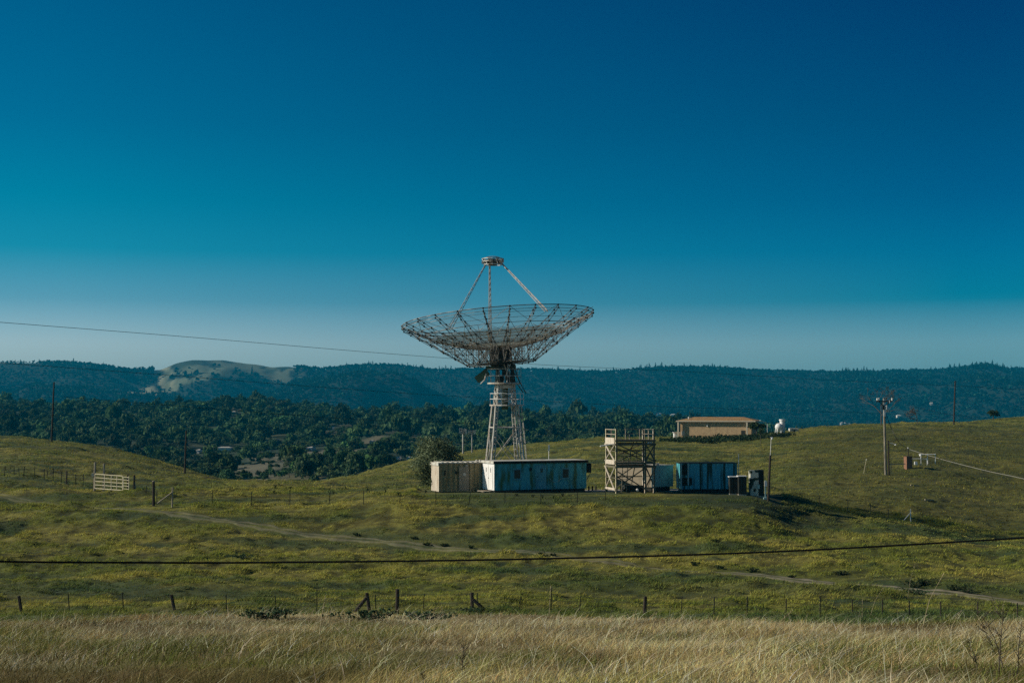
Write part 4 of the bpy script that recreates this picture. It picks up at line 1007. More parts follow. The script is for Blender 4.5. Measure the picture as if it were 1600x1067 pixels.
MB().tube((0,0,0), (.05,0,rowz(697,150)-e.location.z), .035, 5).build('mast', M['whitew'], e); MB().box(-.03, .13, -.05, .05, rowz(704,150)-e.location.z, rowz(695,150)-e.location.z).build('sensor', M['whitew'], e)
for i, c_ in enumerate((920, 925.5, 931)):
    o = empty('bollard', at(c_, 766, 139+i*.4), 0, 'short dark bollard standing in the gap between trailer and scaffold', 'bollard', 'bollards on the concrete pad')
    MB().lathe([(.08,-.1),(.08,.5),(.06,.56),(.01,.58)], 8).build('shaft', M['dark'], o); MB().lathe([(.085,.38),(.085,.46)], 8).build('band', M['wood'], o)
# weeds in front of the trailers
def weed(name, p, h, n, col, label, cat='plant', spread=.3, leafy=True, stemr=.012, group=None, rgs=1):
    rg = np.random.default_rng(rgs); e = empty(name, p, 0, label, cat, group); mb = MB(); C_ = []
    for i in range(n):
        a = rg.uniform(0, 6.3); hh = h*rg.uniform(.6, 1.05); r = spread*rg.random()
        p0 = Vector((.04*math.cos(a), .04*math.sin(a), -.05)); p1 = Vector((r*.4*math.cos(a), r*.4*math.sin(a), hh*.55)); p2 = Vector((r*math.cos(a), r*math.sin(a), hh))
        mb.tube(p0, p1, stemr, 4, stemr*.7).tube(p1, p2, stemr*.7, 4, stemr*.25)
        for j in range(3):
            t = rg.uniform(.3, .9); b_ = p1.lerp(p2, t); tip = b_ + Vector((rg.normal()*.5, rg.normal()*.5, .8))*h*.12; mb.tube(b_, tip, stemr*.4, 3, stemr*.15); C_.append(tip)
        C_ += [p0.lerp(p2, t) for t in rg.uniform(.1, 1, 6)]
    mb.build('stems', M['bark'] if leafy else M['strawstem'], e)
    if leafy:
        C_ = np.array([tuple(v) for v in C_]); C_ = np.repeat(C_, 5, 0) + rg.normal(0, .05*h, (len(C_)*5, 3)); C_[:, 2] = np.maximum(C_[:, 2], 0)
        V, F, K = cards(C_, rg.uniform(.04, .1, len(C_)), rg.normal(0, 1, (len(C_), 3)), np.tile(col, (len(C_), 1)) * np.exp(rg.normal(0, .35, (len(C_), 1))), rg); npmesh('leaves', V, F, M['leaf'], K, parent=e)
    return e
M['strawstem'] = mat('straw_stem', (0.50,0.41,0.25), 0.8)
DG = (0.03, 0.05, 0.022)
k = 0
for c_, r_2 in ((738,768),(744,769),(749,768),(832,777),(848,778),(806,775),(866,780),(880,776),(602,771),(664,770),(622,773),(520,772),(515,766),(453,764),(430,763),(428,771),(540,765),(575,767)):
    k += 1; weed('weed', hit(c_, r_2), .26, 4, (0.05,0.07,0.03), 'small dark weed clump in the short grass before the yard', 'weed', .22, rgs=k, group='weeds in front of the yard')
for c_, r_2, s_ in ((558,838,1.0),(648,842,.8),(668,852,.9),(694,855,1.0),(735,858,1.1),(846,868,1.0),(862,869,.9),(1084,884,1.0),(1122,889,1.1),(1175,893,1.1),(1237,903,.8),(1314,899,1.3),(1425,918,1.8),(1440,915,1.9),(1508,926,2.4),(1490,924,1.6),(1445,913,1.2),(1120,848,1.0)):
    k += 1; weed('roadside_shrub', hit(c_, r_2), .24*s_, 18, (0.045,0.07,0.03), 'dark low shrub growing at the edge of the dirt track', 'shrub', .5*s_, rgs=k, group='shrubs along the dirt track')
for c_, r_2, s_, lab in ((664,968,1.5,'round dark shrub below the fence between the upright post and the braced one'),(424,966,1.4,'low dark shrub below the near fence left of the leaning braced post'),
                         (570,968,1.6,'low dark shrub at the foot of the braced near fence post'),(745,958,1.2,'dark shrub at the foot of the right braced near fence post'),
                         (380,872,1.6,'blue green shrub patch crossed by the black cable'),(1430,930,1.6,'bushy dark shrub just below the right end of the track')):
    k += 1; weed('shrub', hit(c_, r_2), .17*s_, 30, (0.075,0.12,0.06), lab, 'shrub', .95*s_, rgs=k)

# ------------------------------------------------------------------ hip roofed building on the hill
Yb = 322; kb = Yb/FPX
bq = P(1176, 684, Yb); Bd = empty('utility_building', (bq.x, Yb, rowz(685, Yb)), math.radians(-20), 'tan building with a brown hip roof on the hilltop', 'building')
# local x runs left along the front (negative), y away
Lf = 108*kb/math.cos(math.radians(20)); Df = 6.5; He = 26*kb; Hr = 31*kb
MB().box(-Lf, 0, 0, Df, -.8, He).build('wall', M['stucco'], Bd)
ov = .8
R0 = [(-Lf-ov, -ov, He+.22), (ov, -ov, He+.22), (ov, Df+ov, He+.22), (-Lf-ov, Df+ov, He+.22)]
mb = MB(); mb.add(R0 + [(-Lf+2.6, Df/2, Hr+.35), (-2.6, Df/2, Hr+.35)], [(0,1,5,4),(1,2,5),(2,3,4,5),(3,0,4),(0,3,2,1)])
rf = mb.build('roof', M['roof'], Bd)
MB().box(-Lf-ov-.04, ov+.04, -ov-.06, -ov-.01, He-.02, He+.24).box(ov+.01, ov+.06, -ov, Df+ov, He-.02, He+.24).box(-Lf-ov-.06, -Lf-ov-.01, -ov, Df+ov, He-.02, He+.24).build('fascia', M['fascia'], rf)
for k_, (x_, y_, h_) in enumerate(((-Lf+1.5, 2.2, .5), (-Lf*.9, 1.2, .35))): MB().tube((x_, y_, He+.3), (x_, y_, He+1.1), .12, 8).build('vent_pipe', M['whitew'], rf)
for x_ in (-Lf-.5, -1.3): MB().box(x_, x_+.35, -.9, -.4, -.8, He-.1).build('pillar', M['fascia'], Bd)
MB().box(-Lf+.2, -Lf+1.0, -.05, -.005, .6, 1.6).build('notice_board', M['beigel'], Bd)
MB().box(-Lf*.63, -Lf*.63+.25, -.25, -.005, He-1.1, He-.7).build('wall_lamp', M['whitew'], Bd)
MB().box(-2.6, -1.7, -.06, -.005, -.5, 1.8).build('door', M['dark'], Bd)
MB().box(-Lf, -.1, -.04, -.004, .55, .62).build('trim_band', M['roof'], Bd)
e = empty('canopy', (P(1192, 684, 318).x, 318, gz(P(1192, 684, 318).x, 318)), 0, 'small grey lean-to canopy at the right end of the tan building', 'canopy')
zc = rowz(662, 318) - e.location.z
MB().add([(-.6,-.8,zc+.7),(1.0,-.8,zc),(1.0,1,zc),(-.6,1,zc+.7),(-.6,-.8,zc+.8),(1.0,-.8,zc+.1),(1.0,1,zc+.1),(-.6,1,zc+.8)],[(0,3,2,1),(4,5,6,7),(0,1,5,4),(1,2,6,5),(2,3,7,6),(3,0,4,7)]).build('canopy_roof', M['grayteal'], e)
for x_ in (-.5, .9): MB().tube((x_, -.6, -.2), (x_, -.6, zc+.05), .05, 6).build('canopy_post', M['whitew'], e)
# shade tree at the right end
def tree(name, p, R, H, label, n=900, size=.4, c1=(0.015,0.03,0.012), c2=(0.05,0.07,0.025), seed=1, tr=.16, z0=None):
    rg = np.random.default_rng(seed); e = empty(name, p, 0, label, 'tree')
    trunk_mb(rg, H, tr, 5, R*.5, .15).build('trunk', M['bark'], e)
    V, F, K = crown(rg, n, R, H*.75, H*.28 if z0 is None else z0, size, c1, c2, 10); npmesh('crown', V, F, M['leaf'], K, parent=e); return e
tree('shade_tree', at(1182, 684, 314), 2.0, 4.2, 'dark leafy tree shading the right end of the tan building', seed=21)
tree('small_tree', at(1189.5, 697, 285), .9, 4.0, 'slim young tree with a pale trunk below the tan building', 240, .3, seed=22, tr=.07)
tree('hilltop_tree', at(1552, 656, 395), 1.9, 3.6, 'small dark wind-bent tree on the crest near the right edge', 1300, .32, seed=23, tr=.16, z0=.1)
# brambles on the bank below the building
rg = np.random.default_rng(77); n = 26000
c_ = rg.uniform(1030, 1245, n); yv = rg.uniform(262, 317, n); x = (c_-800)/FPX*yv
kk = (fbm(x/4, yv/4, 7, 2) + (yv-300)/26 - np.maximum(0, c_-1160)/90 > -.15); x, yv = x[kk], yv[kk]; n = len(x)
ctr = np.stack([x, yv, ground(x, yv) + rg.random(n)*1.3*sstep(-.5,.4,fbm(x/3, yv/3, 8, 2))], 1)
V, F, K = cards(ctr, rg.uniform(.25,.6,n), np.tile((0,0,1.), (n,1)), lerp3((0.016,0.035,0.018),(0.05,0.075,0.035),rg.random(n)), rg)
tag(npmesh('bramble', V, F, M['leaf'], K), 'dark scrub covering the bank below the tan building', 'scrub', kind='stuff')
# side fence/shed left of the building
e = empty('small_shed', at(1059, 684, 330), 0, 'tiny white shed at the left end of the tan building', 'shed')
MB().box(-.8,.8,0,2,-.3,1.6).build('wall', M['whitew'], e); MB().box(-1,1,-.2,2.2,1.602,1.75).build('roof', M['roofw'], e); MB().box(-.3,.3,-.04,-.003,0,1.4).build('door', M['grayteal'], e)
# white tanks
e = empty('white_tank', at(1217, 676, 345), 0, 'white spherical tank with a short white tower on its right', 'tank')
kt = 345/FPX; z_ = lambda r: rowz(r, 345) - e.location.z
MB().ball((0,0,z_(667)), 6*kt, 14, 10).build('sphere', M['whitew'], e, True)
mb = MB()
for k in range(6):
    a = k*1.05; mb.tube((1.0*math.cos(a), 1.0*math.sin(a), -.3), (.7*math.cos(a), .7*math.sin(a), z_(668)), .1, 5)
mb.build('legs', M['whitew'], e)
MB().lathe([(4*kt, -.3), (4.2*kt, z_(658)), (5*kt, z_(657)), (5*kt, z_(655))], 14, (6.5*kt, .8, 0)).build('tower', M['whitew'], e)
e2 = empty('parked_trailer', at(1241, 674, 340), 0, 'small low pale trailer on the crest right of the white tank', 'trailer')
MB().box(-1.1,1.1,0,1.6,.25,.95).build('body', M['roofw'], e2, bevel=.08); MB().lathe([(.25,-.08),(.25,.08)],10,(0,-.05,.2),Matrix.Rotation(math.pi/2,3,'X')).build('wheel', M['black'], e2)
MB().box(-.7,.7,-.03,-.002,.55,.8).build('window', M['glass'], e2)

# ------------------------------------------------------------------ poles
def pole(name, cb, rb, ct, rt, Y, r, label, m='wood'):
    b = at(cb, rb, Y); t = P(ct, rt, Y); e = empty(name, b, 0, label, 'pole')
    MB().tube((0,0,-.4), (t.x-b.x, 0, t.z-b.z), r, 8, r*.75).build('shaft', M[m], e)
    return e, t - b
e, t_ = pole('utility_pole', 80.5, 684, 84.5, 597, 262, .17, 'tall bare dark pole on the left hill nearest the left edge')
MB().box(t_.x-.12, t_.x+.12, -.2, -.12, t_.z-.5, t_.z-.42).build('bolt', M['rust'], e)
e, t_ = pole('utility_pole', 288.5, 748, 291, 672, 214, .15, 'shorter bare dark pole on the right slope of the left hill')
MB().box(t_.x-.1, t_.x+.1, -.2, -.12, t_.z-.5, t_.z-.42).build('bolt', M['rust'], e)
e, t_ = pole('utility_pole', 1490, 657, 1492.5, 595, 345, .2, 'bare dark pole on the crest at right where the wires end')
MB().box(t_.x-.3, t_.x+.3, -.25, -.16, t_.z-.3, t_.z-.2).build('insulator_bracket', M['dark'], e)
POLE3 = e.location + t_
# main pole with crossarm
pm = hit(1384, 742); Ym = pm.y
e, t_ = pole('power_pole', 1384, 742, 1381, 622, Ym, .2, 'pale sunlit power pole with crossarm and insulators on the right hill', 'polewood')
km = Ym/FPX; zp = lambda r: rowz(r, Ym) - e.location.z
MB().box(t_.x-12*km, t_.x+12*km, -.30, -.2, zp(628), zp(626)).build('crossarm', M['wood'], e)
MB().tube((t_.x-10*km,-.25,zp(627)), (t_.x,-.25,zp(634)), .04, 4).tube((t_.x+10*km,-.25,zp(627)), (t_.x,-.25,zp(634)), .04, 4).build('arm_brace', M['dark'], e)
for dx in (-11, -8.5, 8, 12): MB().lathe([(.05,0),(.13,.05),(.08,.14),(.13,.2),(.08,.3),(.1,.36),(.02,.4)], 8, (t_.x+dx*km, -.25, zp(626 if dx != 8 else 630))).build('insulator', M['porc'], e)
MB().lathe([(.06,-.3),(.16,-.25),(.16,.3),(.06,.35)], 8, (t_.x+3*km, -.25, zp(637))).tube((t_.x+1*km,-.2,zp(640)), (t_.x+6*km,-.3,zp(636)), .07, 5).build('cable_terminal', M['porc'], e)
MB().box(t_.x-.1, t_.x+.1+.05, -.26, -.18, zp(650), zp(624)).build('pale_conduit', M['whitew'], e)
MB().poly([(t_.x+7*km,-.3,zp(626)),(t_.x+5*km,-.35,zp(632)),(t_.x+2*km,-.3,zp(634)),(t_.x,-.25,zp(640))], .035, 4).build('jumper_cable', M['cable'], e)
MB().poly([(t_.x-9*km,-.3,zp(626)),(t_.x-5*km,-.35,zp(631)),(t_.x-1*km,-.3,zp(636))], .035, 4).build('jumper_cable', M['cable'], e)
MB().box(t_.x-3.5*km, t_.x-.8*km, -.4, -.15, zp(640), zp(633)).build('fuse_box', M['dark'], e)
PT = e.location + t_
e, t_ = pole('service_pole', 1389, 741, 1388, 688, Ym+1.2, .13, 'short dark service pole just right of the sunlit power pole')
MB().tube((t_.x, -.05, t_.z-.3), (t_.x+1.0, -.05, t_.z-.55), .05, 5).lathe([(.05,0),(.17,-.06),(.17,-.12)], 8, (t_.x+1.0, -.05, t_.z-.55)).build('lamp_arm', M['whitew'], e)
# pipes and box by the poles
hb_ = hit(1419, 733)
e = empty('brick_box', hb_, math.radians(12), 'reddish upright box with a mast on the right hill', 'equipment box')
kk = hb_.y/FPX
MB().box(-4.5*kk, 5*kk, -.4, .5, -.2, 19*kk).build('body', M['brick'], e); MB().box(-4.8*kk, 5.3*kk, -.45, .55, 19*kk+.003, 19.8*kk).build('lid', M['rust'], e)
MB().tube((1*kk,0,19*kk), (.2*kk, 0, 31*kk), .08, 6).build('mast', M['wood'], e); MB().lathe([(.05,0),(.12,.05),(.08,.12),(.12,.2),(.02,.26)],8,(0.2*kk,0,31*kk)).build('insulator', M['porc'], e)
BM = Vector(e.location) + Vector((.2*kk, 0, 31*kk))
pr = hit(1390, 741); e = empty('pipe_rail', pr, 0, 'thin pale pipe rail between the service pole and the reddish box', 'rail')
kk = pr.y/FPX; zz0 = rowz(725, pr.y) - pr.z
MB().tube((0,0,zz0), (25*kk, 0, zz0+.02), .05, 5).build('rail', M['wire'], e)
MB().tube((.2,0,-.2), (.2,0,zz0+.1), .05, 5).tube((-.6,0,-.2), (-.6,0,zz0+.6), .05, 5).build('upright', M['wire'], e)
pr = hit(1446, 727); kk = pr.y/FPX; e = empty('pipe_rack', pr, 0, 'white pipe rack frame right of the reddish box', 'rack')
za = lambda r: rowz(r, pr.y) - pr.z
X_ = lambda c: (c-1446)*kk
mb = MB()
for c_, r0_, r1_ in ((1425,733,716),(1439,728,709.5),(1448.5,729,716),(1452.5,722,709),(1464.5,722,709)): mb.tube((X_(c_),0 if c_ < 1450 else 1.0,za(r0_)-.3),(X_(c_),0 if c_<1450 else 1.0,za(r1_)),.05,5)
mb.build('upright', M['whitew'], e)
MB().tube((X_(1425),0,za(716.5)),(X_(1449),0,za(716.5)),.045,5).tube((X_(1439),1,za(710)),(X_(1465),1,za(710)),.07,5).build('rail', M['whitew'], e)
MB().box(X_(1429), X_(1433), -.2, .2, za(727), za(721)).ball((X_(1441),.9,za(711.5)),.2,8,5).build('valve', M['whitew'], e)
# leaning marker and cross braced white post in the gully
b = hit(1349, 739); e = empty('stake', b, 0, 'thin leaning pale stake left of the power poles', 'stake'); kk = b.y/FPX
MB().tube((0,0,-.2),(5*kk,0,22*kk),.03,5).build('shaft', M['gate'], e); MB().tube((4.6*kk,0,20*kk),(5*kk,0,22*kk),.045,5).build('cap', M['whitew'], e)
b = hit(1423, 816); e = empty('braced_post', b, 0, 'white post with a diagonal brace in the gully at right', 'post'); kk = b.y/FPX
MB().tube((0,0,-.2),(0,0,20*kk),.045,6).build('post', M['whitew'], e); MB().tube((-.05,0,13*kk),(-13*kk,-.2,gz(b.x-13*kk,b.y-.2)-b.z+.05),.04,5).build('brace', M['whitew'], e)
for c_, r_2, h_ in ((1424,704,3),): pass
for (c_, r_2, lab) in ((1429,759.5,'short pale plank lying in the grass below the pipe rack'),(1452,783,'second pale plank lying lower on the right hillside')):
    b = hit(c_, r_2); e = tag(MB().box(-.6,.6,-.08,.08,0,.12).build('plank', M['palewood']), lab, 'plank'); e.location = b + Vector((0,0,.05)); e.rotation_euler = (0,.08,.3)
# bare trees on the crest
def bare_tree(p, H, label, seed, spread=.55, lean=0):
    rg = np.random.default_rng(seed); e = empty('bare_tree', p, 0, label, 'tree'); tk = MB(); br = MB()
    def grow(a, d, ln, r, dep, mb):
        b = a + d*ln; mb.tube(a, b, max(r, .028), 5 if dep < 2 else 3, max(r*.7, .022))
        if dep >= 6: return
        for k in range(3 if dep < 3 else 2):
            nd = (d + Vector((rg.normal()*spread, rg.normal()*spread, rg.normal()*spread*.5 + .05))).normalized()
            grow(b if k else a.lerp(b, .8), nd, ln*rg.uniform(.62, .85), r*.62, dep+1, br)
    grow(Vector((0,0,-.2)), Vector((lean,0,1)).normalized(), H*.36, H*.022, 0, tk)
    tk.build('trunk', M['bark'], e); br.build('branches', M['bark'], e); return e
bare_tree(at(1377, 668, 335), 8.0, 'leafless grey tree on the crest behind the power pole', 3)
bare_tree(at(1434.5, 664, 340), 4.6, 'low leafless tree on the crest right of the power pole', 8, .75, -.1)

# twin antenna masts in the valley
for c_, ct, lab in ((723.5, 668, 'left mast with a cluster of pale panel antennas behind the bush'), (737.5, 671, 'right mast with a cluster of pale panel antennas behind the bush')):
    Yv = 300; q = P(c_, 705, Yv); e = empty('cell_mast', (q.x, Yv, q.z - 2), 0, lab, 'antenna mast', 'twin panel antenna masts'); kk = Yv/FPX
    zq = lambda r: rowz(r, Yv) - e.location.z
    MB().tube((0,0,-1), (0,0,zq(ct+4)), 1.3*kk, 8).build('pole', M['tower'], e)
    rg = np.random.default_rng(int(c_))
    for k in range(7):
        a = (k/6 - .5)*11*kk; zt2 = zq(ct + rg.uniform(0, 2)); l_ = 9 if c_ < 730 else 6
        MB().box(a-1.0*kk*.55, a+1.0*kk*.55, -.3-.3*math.cos(k), -.1-.3*math.cos(k), zt2-l_*kk, zt2).build('panel_antenna', M['feed'], e)
    MB().box(-6*kk, 6*kk, -.08, .08, zq(ct+6), zq(ct+5)).box(-6*kk, 6*kk, -.08, .08, zq(ct+3), zq(ct+2.3)).build('mounting_frame', M['tower'], e)

# ------------------------------------------------------------------ gate and fences
gA = hit(147.5, 767); Yg = gA.y; kg = Yg/FPX
G = empty('field_gate', gA, 0, 'cream metal tube gate between two tall posts at the left hill', 'gate')
zg = lambda r: rowz(r, Yg) - gA.z
xg = lambda c: (c-147.5)*kg
def gpost(c0, r0, c1, r1, rad, m, nm='post', y=0): MB().tube((xg(c0), y, zg(r0)-.2), (xg(c1), y, zg(r1)), rad, 6).build(nm, m, G)
gpost(147.5, 767, 148.2, 722, .11, M['palewood'], 'tall_post'); gpost(161.5, 768, 162, 724, .10, M['palewood'], 'tall_post')
gpost(199, 768, 199, 742, .07, M['wood']); gpost(209, 770, 209.5, 742, .10, M['wood']); gpost(174, 774, 174, 762, .12, M['wood'])
gpost(213.5, 774, 209.5, 751, .07, M['palewood'], 'leaning_post')
mb = MB(); yf = -.12; gy = lambda c: yf - .45 * xg(c)
gp = lambda c, r_: Vector((xg(c), gy(c), rowz(r_, Yg + gy(c)) - gA.z))
for k in range(5):
    r0 = 740.5 + k*5.6; mb.tube(gp(149, r0), gp(198, r0+3.2), .055 if k in (0,4) else .045, 5)
for c_ in (149, 166, 178, 188, 198):
    t = (c_-149)/49; mb.tube(gp(c_, 740.5+3.2*t), gp(c_, 762.9+3.2*t), .05, 5)
mb.build('gate_leaf', M['gate'], G)
mb = MB()
for k in range(6): mb.tube(gp(199, 745+k*4.6), gp(209, 746+k*4.6), .04, 5)
for c_ in (199.3, 209): mb.tube(gp(c_, 744), gp(c_, 770), .045, 5)
mb.build('side_panel', M['gate'], G)
MB().box(xg(143.5), xg(147), -.15, .15, zg(744), zg(739)).build('control_box', M['roofw'], G)

def fence(name, label, posts, nw=3, wr=.012, mw='dwire', hscale=1.0):
    """posts: (c, row base, row top, kind, ctop)"""
    root = None; tops = []
    for (c_, rb, rt, kd, ct) in posts:
        b = hit(c_, rb)
        if root is None: root = empty(name, b, 0, label, 'fence')
        o = b - root.location; h = (rb-rt) * b.y/FPX; dx = (ct-c_) * b.y/FPX
        r = {'w': .085, 't': .028 if b.y < 90 else .04, 'p': .06}[kd]
        MB().tube(o - Vector((dx*.1,0,.2)), o + Vector((dx,0,h)), r, 6 if kd != 't' else 4).build({'w': 'wooden_post', 't': 'steel_post', 'p': 'wooden_post'}[kd], {'w': M['wood'], 't': M['post'], 'p': M['palewood']}[kd], root)
        tops.append((o, dx, h))
    for k in range(nw):
        f = .93 - .8*k/max(1, nw); pts = [o + Vector((dx*f, -.03, h*f)) for o, dx, h in tops]
        hm = sorted(t[2] for t in tops)[len(tops)//2]
        pts = [Vector((p.x, p.y, o.z + hm*f)) for p, (o, dx, h) in zip(pts, tops)]
        full = []
        for a, b in zip(pts[:-1], pts[1:]): full += [a, (a+b)/2 - Vector((0,0,.03))]
        MB().poly(full + [pts[-1]], wr, 3).build('wire', M[mw], root)
    return root
nf = [(-60,958,930,'t',-60),(34,957,932,'w',29),(109,957,927,'t',106),(193,955,926,'t',191),(273,953,930,'w',267.5),(354,954,930,'t',353),(432,954,932,'t',430),(495,958,922,'t',495),(578,956,927,'w',573),
      (587,955,930,'t',586.5),(620.5,957,922,'w',621),(661,954,930,'t',663),(738,951,926,'w',737.5),(746,944,926,'t',746),(811,954,932,'t',814),(861,956,920,'t',862),(905,955,926,'t',908),(1007,958,932,'w',1008.5),
      (1064,959,933,'t',1066),(1115,960,933,'t',1117),(1167,962,932,'t',1168),(1228,960,936,'t',1229),(1281,964,932,'t',1282),(1332,958,938,'t',1332),(1379,962,937,'t',1379),(1421,960,938,'t',1421),(1470,964,940,'t',1470),(1528,966,940,'t',1528),(1590,966,942,'t',1590),(1660,968,944,'t',1660)]
FN = fence('wire_fence', 'sagging wire fence with dark leaning posts across the bottom of the field', nf, 3, .006)
def rail(root, c0, r0, c1, r1, r, m, nm='brace'):
    a = hit(c0, 958); Yr = a.y; MB().tube(P(c0, r0, Yr) - root.location, P(c1, r1, Yr) - root.location, r, 6).build(nm, m, root)
rail(FN, 572, 934, 555, 955, .08, M['wood']); rail(FN, 739, 936, 757, 952, .08, M['wood'])
lf = [(-60,740,724,'t',-60),(7,744,728,'t',8),(22,743,731,'t',22),(30,744,732,'t',29),(37,746,731,'t',38),(54,746,732,'t',54),(69,749,733,'t',69),(73,747,733,'t',75),(83,750,732,'t',83),(96,753,736,'t',96),(104,756,736,'w',104),(118,757,741,'t',118),(130,758,741,'t',130),(146,762,741,'t',146)]
fence('wire_fence', 'thin wire fence climbing the left hill up to the cream gate', lf, 3, .012)
mf = [(228,772,760,'t',229),(245,784,768,'t',245),(331.5,790,766,'t',331.5),(393,790,768,'t',393),(453,789,766,'t',453),(514,790,767,'t',516),(568,789,768,'t',568),(625,788,768,'t',625),(681,788,768,'t',681),(733,786,768,'t',735),(789,786,770,'t',789),(845,788,772,'t',845),(902,786,770,'t',902),(946,782,764,'t',946)]
fence('wire_fence', 'thin wire fence running from the gate past the front of the trailers', mf, 3, .012)
gf = [(1232,790,777,'t',1232),(1281,789,774,'t',1281),(1325,801,782,'t',1325),(1360,804,788,'t',1360),(1388,809,796,'t',1388)]
fence('wire_fence', 'short run of thin posts down the gully right of the yard', gf, 2, .01)
b = hit(240, 791); kk = b.y/FPX; e = empty('timber_post', b, 0, 'single thick dark post right of the gate', 'post')
MB().tube((0,0,-.2), (-.5*kk,0,38*kk), .13, 8, .12).build('shaft', M['wood'], e); MB().lathe([(.13,38*kk),(.1,38*kk+.06),(.02,38*kk+.08)],8,(-.5*kk,0,0)).build('cap', M['palewood'], e)
b = hit(269, 793); kk = b.y/FPX; e = empty('corner_post', b, 0, 'pale corner post with a long diagonal brace right of the dark post', 'post')
MB().tube((0,0,-.2), (.5*kk,0,31*kk), .07, 6).build('post', M['palewood'], e); MB().tube((0,0,23*kk), (-22*kk,-.3,6*kk), .06, 5).build('brace', M['palewood'], e)
e3 = MB().tube((0,0,24*kk), (26*kk,.3,16*kk), .02, 4).tube((26*kk,.3,16*kk), (52*kk,.6,2*kk), .02, 4).tube((16*kk,.2,20*kk),(22*kk,.2,19*kk),.05,4).build('guy_wire', M['dwire'], e)

# ------------------------------------------------------------------ wires
def span(name, pts, r, m, label, n=14):
    """pts: points along the wire; smooth curve through them"""
    V_ = []
    for i in range(len(pts)-1):
        p0 = pts[max(0,i-1)]; p1 = pts[i]; p2 = pts[i+1]; p3 = pts[min(len(pts)-1,i+2)]
        for k in range(n):
            t = k/n; V_.append(.5*((2*p1) + (p2-p0)*t + (2*p0-5*p1+4*p2-p3)*t*t + (3*p1-p0-3*p2+p3)*t**3))
    V_.append(pts[-1]); return tag(MB().poly(V_, r, 5).build(name, m), label, 'wire')
def W3(cs): return [P(c, r, Y) for c, r, Y in cs]
span('power_line', W3([(-200,487,150),(0,503.5,165),(300,527,190),(600,552,220),(850,570,250),(1060,580,280),(1300,594,315)]) + [POLE3 + Vector((0,0,-1.2)), P(1640,611,370), P(1800,620,400)], .03, M['dwire'], 'highest thin wire crossing the sky and passing behind the dish')
span('power_line', W3([(-200,557,120),(0,567,130),(220,583,150),(400,597,165),(600,612,185),(760,622,205),(1000,634,240),(1200,640,270),(1380,646,305)]) + [P(1491,648,345), P(1600,660,380)], .022, M['dwire'], 'middle thin wire crossing low in front of the wooded hills')
span('power_line', W3([(100,620,200),(350,640,220),(560,655,240),(762,662,262)]), .03, M['dwire'], 'lowest faint wire in front of the valley wood left of the tower')
span('overhead_cable', W3([(-300,871,26),(0,877,27),(200,878.5,28),(400,878.5,29),(800,873.5,30),(1200,862,31),(1600,840,32),(1900,820,33)]), .021, M['cable'], 'thick black cable sagging right across the middle of the field')
span('guy_wire', [P(1414,632,300), P(1486,648,330), P(1600,668,352), P(1700,684,370)], .03, M['wire'], 'pale wire running down behind the power pole to the right crest')
span('guy_wire', [BM, P(1470,717,Ym), P(1540,735,Ym-8), P(1600,748,Ym-14), P(1720,778,Ym-25)], .028, M['wire'], 'bright wire sloping from the reddish box down to the right edge')
span('drop_cable', [PT + Vector((0,0,-1.5)), P(1392,667,Ym), P(1404,690,Ym), BM], .04, M['cable'], 'dark cable hanging from the power pole to the reddish box')

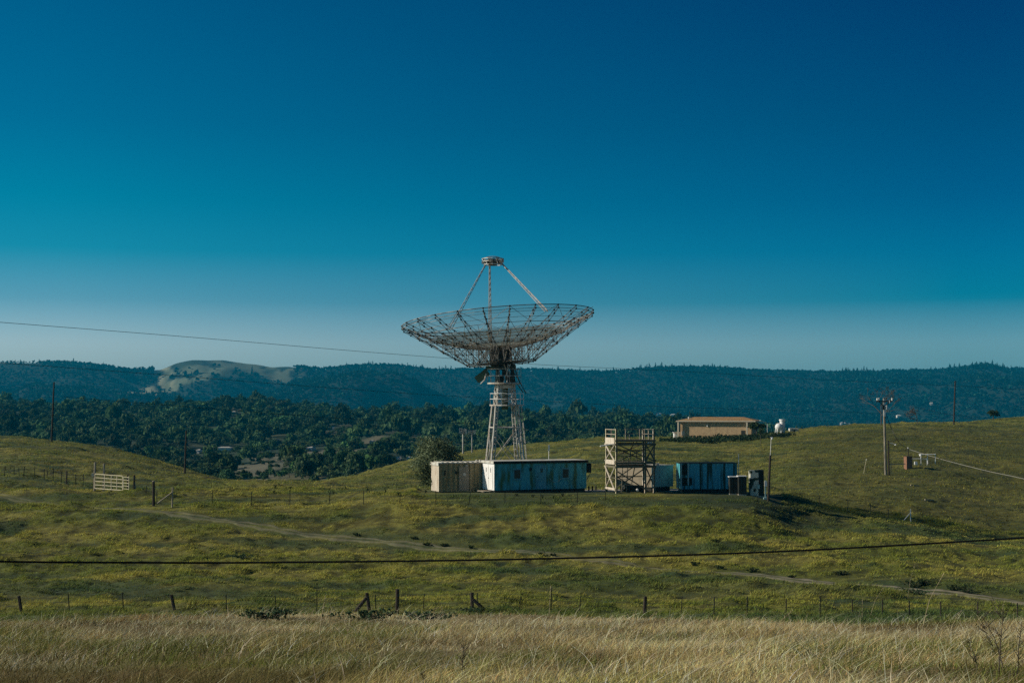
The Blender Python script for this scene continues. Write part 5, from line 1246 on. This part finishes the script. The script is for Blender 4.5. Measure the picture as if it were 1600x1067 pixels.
# ------------------------------------------------------------------ single stalks and dark weeds in the foreground
def stalk(c0, r0, c1, r1, r, label, m='strawstem', head=True, branch=0, seed=0, group=None, nm='grass_stalk', cat='plant'):
    b = hit(c0, r0); kk = b.y/FPX; rg = random.Random(seed); e = empty(nm, b, 0, label, cat, group)
    t = Vector(((c1-c0)*kk, rg.uniform(-.2,.2), (r0-r1)*kk)); mid = t*.5 + Vector((-t.x*.12, 0, t.z*.05))
    pts = [Vector((0,0,-.05)), mid*.5, mid, mid.lerp(t,.5) + Vector((0,0,t.z*.01)), t]
    mb = MB()
    for i in range(4): mb.tube(pts[i], pts[i+1], r*(1-.18*i), 4, r*(1-.18*(i+1)))
    for k in range(branch):
        s = rg.uniform(.25,.92); q = Vector((0,0,0)).lerp(t, s); L_ = t.length*rg.uniform(.12,.34); d = Vector((rg.choice((-1,1))*rg.uniform(.4,1), rg.uniform(-.5,.5), rg.uniform(.5,1))).normalized()
        m2 = q + d*L_*.6; mb.tube(q, m2, r*.45, 3, r*.35); mb.tube(m2, m2 + (d+Vector((0,0,.5))).normalized()*L_*.4, r*.35, 3, r*.15)
        m3 = q + d*L_*.35; mb.tube(m3, m3 + Vector((-d.x,d.y,d.z)).normalized()*L_*.35, r*.3, 3, r*.1)
    mb.build('stem', M[m], e, True)
    if head:
        hb2 = MB(); d = (t - mid).normalized()
        for k in range(9): hb2.tube(t - d*k*.035, t - d*k*.035 + Vector((rg.uniform(-.03,.03), rg.uniform(-.03,.03), .05)), r*.8, 3, r*.2)
        hb2.build('seed_head', M[m], e)
for i, s_ in enumerate([(498,1003,507,934),(545,1000,540,968),(460,985,470,965),(985,985,994,955),(1020,985,1026,956),(1360,962,1381,921),(1440,985,1477,900),(1205,995,1238,955),(1347,966,1347,935),(730,985,745,962),
                        (672,996,664,970),(1245,1000,1262,962),(950,985,957,966),(1480,1002,1500,955),(1565,960,1568,940),(858,962,861,918),(1418,935,1430,882),(1125,1035,1200,1062),(1298,1050,1252,1010)]):
    stalk(*s_, .009, 'long pale seed stalk standing above the dry foreground grass', seed=i, group='tall seed stalks in the foreground')
for i, (s_, lab) in enumerate([((1572,1060,1527,955), 'tall dark branching weed leaning left at the lower right corner'), ((1560,1062,1567,948), 'upright dark weed behind the leaning one at lower right'), ((1590,1060,1606,975), 'dark spindly weed at the right edge of the foreground'),
                        ((1530,1058,1512,1000), 'shorter dark weed left of the leaning one at lower right'), ((722,1064,724,1010), 'thin dark weed at the bottom centre of the foreground'), ((662,1070,661,1050), 'small dark stem at the very bottom left of centre')]):
    stalk(*s_, .011, lab, 'bark', False, 16, 50+i, nm='dark_weed', cat='weed')

# ------------------------------------------------------------------ haze over the land
bpy.context.view_layer.update()
hz = MB().box(-5200, 5200, -60, 9200, -190, 185).build('haze', bpy.data.materials.new('haze_air'))
hm = hz.data.materials[0]; hm.use_nodes = True; n = hm.node_tree.nodes; n.remove(n['Principled BSDF'])
pv = n.new('ShaderNodeVolumePrincipled'); pv.inputs['Color'].default_value = (0.01, 0.58, 1.0, 1); pv.inputs['Density'].default_value = 0.000072; pv.inputs['Anisotropy'].default_value = 0.0
hm.node_tree.links.new(pv.outputs[0], n['Material Output'].inputs['Volume'])
tag(hz, 'pale blue air between the camera and the far ridge', 'haze', kind='stuff')
